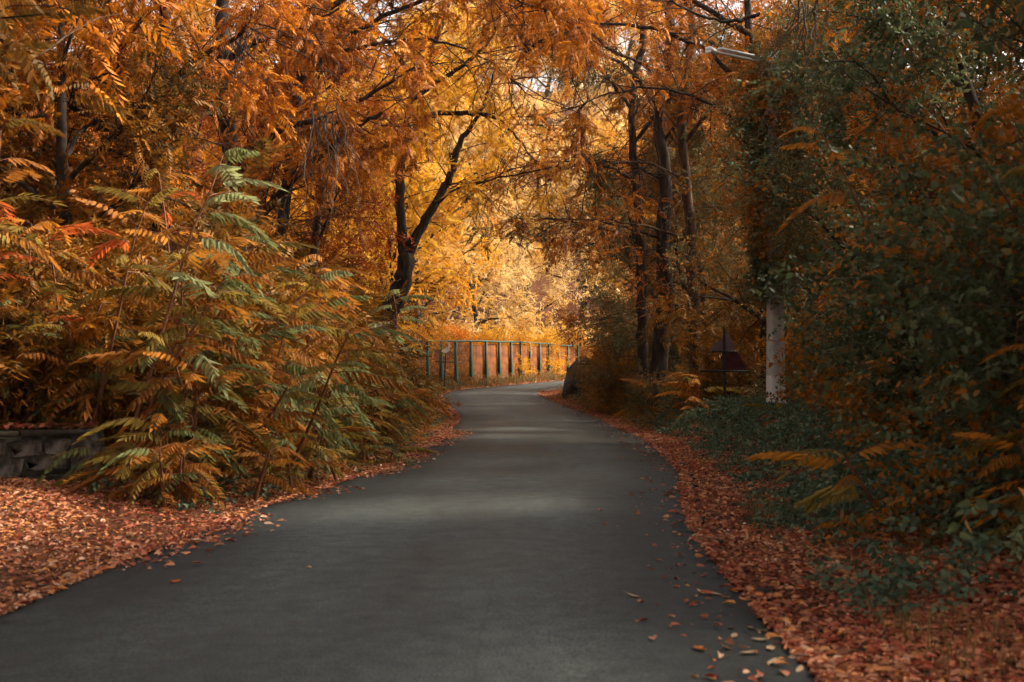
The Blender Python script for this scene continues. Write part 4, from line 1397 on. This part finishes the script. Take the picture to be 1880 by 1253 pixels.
# ------------------------------------------------------------------ ground cover, grass
def cover(name, n, side, y0, y1, d0, d1, hmax, tmpl, size, mat, label, bias=1.0):
    x, y, d = strip_points(n, side, y0, y1, d0, d1, .8, bias)
    patch = np.sin(x * 1.9 + 2 * np.sin(y * .7)) + np.sin(y * 1.1 + x * .6)
    keep = patch > rng.uniform(-2.2, .9, n)
    x, y, d = x[keep], y[keep], d[keep]
    rise = hmax * sstep(d0, d0 + 1.2, d)
    P = np.stack([x, y, zg(x, y) + .04 + rise * rng.uniform(0, 1, len(x)) ** .8], -1)
    a_ = rng.uniform(0, 6.28, len(x))
    D = np.stack([np.cos(a_), np.sin(a_), rng.normal(.15, .3, len(x))], -1)
    V, F, R = scatter(tmpl[0], tmpl[1], P, D, size * rng.uniform(.6, 1.3, len(x)), .35, None, tmpl[2])
    tag(link(name, build_mesh(name, [(V, F, R, 0)], [M[mat]])), label, 'ground cover', kind='stuff')


cover('ground_cover', 9500, 1, 7.0, 36, .55, 3.8, .62, OVAL, .22, 'teal', 'blue-green leafy ground cover spreading below the right thicket', 1.2)
cover('ground_cover', 2600, 1, 30, 56, .4, 2.2, .5, NARROW, .3, 'rust', 'rust undergrowth along the right verge before the bend')
cover('ground_cover', 3600, -1, 14.2, 46, .35, 2.4, .5, PIN_S, .3, 'rust', 'rust-brown undergrowth fringing the left road edge', 1.2)
cover('ground_cover', 900, -1, 12, 40, .3, 1.6, .3, OVAL, .24, 'teal', 'scattered blue-green leaves low on the left verge', 1.2)
cover('ground_cover', 1500, -1, 50, 92, .15, 1.1, .7, NARROW, .34, 'rust', 'dry rust weeds at the foot of the green fence')


def grass(n, side, y0, y1, d0, d1, hgt, label):
    x, y, d = strip_points(n, side, y0, y1, d0, d1, 1.0, 1.0)
    patch = np.sin(x * 3.1 + 2 * np.sin(y * 1.3)) + np.sin(y * 2.1 + x * .9)
    keep = patch > rng.uniform(-1.4, 1.6, n)
    x, y = x[keep], y[keep]
    n = len(x)
    z = zg(x, y)
    a_ = rng.uniform(0, 6.28, n)
    h = hgt * rng.uniform(.3, 1.2, n) * (.55 + .45 * np.sin(x * 1.3 + 2 * np.sin(y * .9)))
    w = .0028 if y0 < 40 else .012
    lean = rng.uniform(.1, .7, n) * h
    px, py = -np.sin(a_) * w, np.cos(a_) * w
    dx, dy = np.cos(a_), np.sin(a_)
    V = np.stack([np.stack([x - px, y - py, z], -1), np.stack([x + px, y + py, z], -1),
                  np.stack([x + dx * lean * .35 + px, y + dy * lean * .35 + py, z + h * .6], -1), np.stack([x + dx * lean * .35 - px, y + dy * lean * .35 - py, z + h * .6], -1),
                  np.stack([x + dx * lean, y + dy * lean, z + h * .92], -1)], 1).reshape(-1, 3)
    i_ = np.arange(n) * 5
    Q = np.stack([i_, i_ + 1, i_ + 2, i_ + 3], -1)
    T = np.stack([i_ + 3, i_ + 2, i_ + 4], -1)
    R = rng.uniform(0, 1, n)
    tag(link('grass', build_mesh('grass', [(V, Q, R, 0), (V, T, R, 0)], [M['grass']])), label, 'grass', kind='stuff')


grass(12000, 1, 5.5, 18, .5, 2.8, .17, 'dry brown grass growing through the leaves on the right verge')
grass(9000, -1, 50, 94, .1, 1.2, .7, 'pale dry grass below the green fence')

# ------------------------------------------------------------------ labels of look-alikes: told apart by their order along the road
ORD = ['nearest', 'second', 'third', 'fourth', 'fifth', 'sixth', 'seventh', 'eighth', 'ninth', 'tenth', 'eleventh', 'twelfth', 'thirteenth', 'fourteenth', 'fifteenth', 'sixteenth', 'seventeenth', 'eighteenth', 'nineteenth', 'twentieth', 'twenty-first', 'twenty-second', 'twenty-third', 'twenty-fourth', 'twenty-fifth', 'twenty-sixth']
for grp, txt in [(GR, '{} small-leaved shrub along the right bank, counting from the viewpoint'), (GLh, '{} rust or olive shrub along the left bank, counting from the stone wall'), (G1, '{} feathery shrub in the left roadside hedge, counting from the stone wall'),
                 (G_L, '{} autumn tree in the wood behind the left thicket, counting away from viewpoint'), (G_R, '{} autumn tree in the wood behind the right bank, counting away from viewpoint')]:
    things = sorted([o for o in bpy.data.objects if o.get('group') == grp and o.parent is None], key=lambda o: o.location.y)
    for i, o in enumerate(things):
        o['label'] = txt.format(ORD[i])

# ------------------------------------------------------------------ haze: one closed box of pale air round the place
hv, hf = box(0, 120, 36, 500, 520, 80)
hm, hnt, hout = nodes_of('haze')
pv = hnt.nodes.new('ShaderNodeVolumePrincipled')
pv.inputs['Color'].default_value = (1.0, .86, .68, 1)
pv.inputs['Density'].default_value = .00018
pv.inputs['Anisotropy'].default_value = .2
hnt.links.new(pv.outputs[0], hout.inputs['Volume'])
tag(link('haze', build_mesh('haze', [(hv, hf, None, 0)], [hm])), 'thin warm autumn haze in the air', 'haze', kind='stuff')
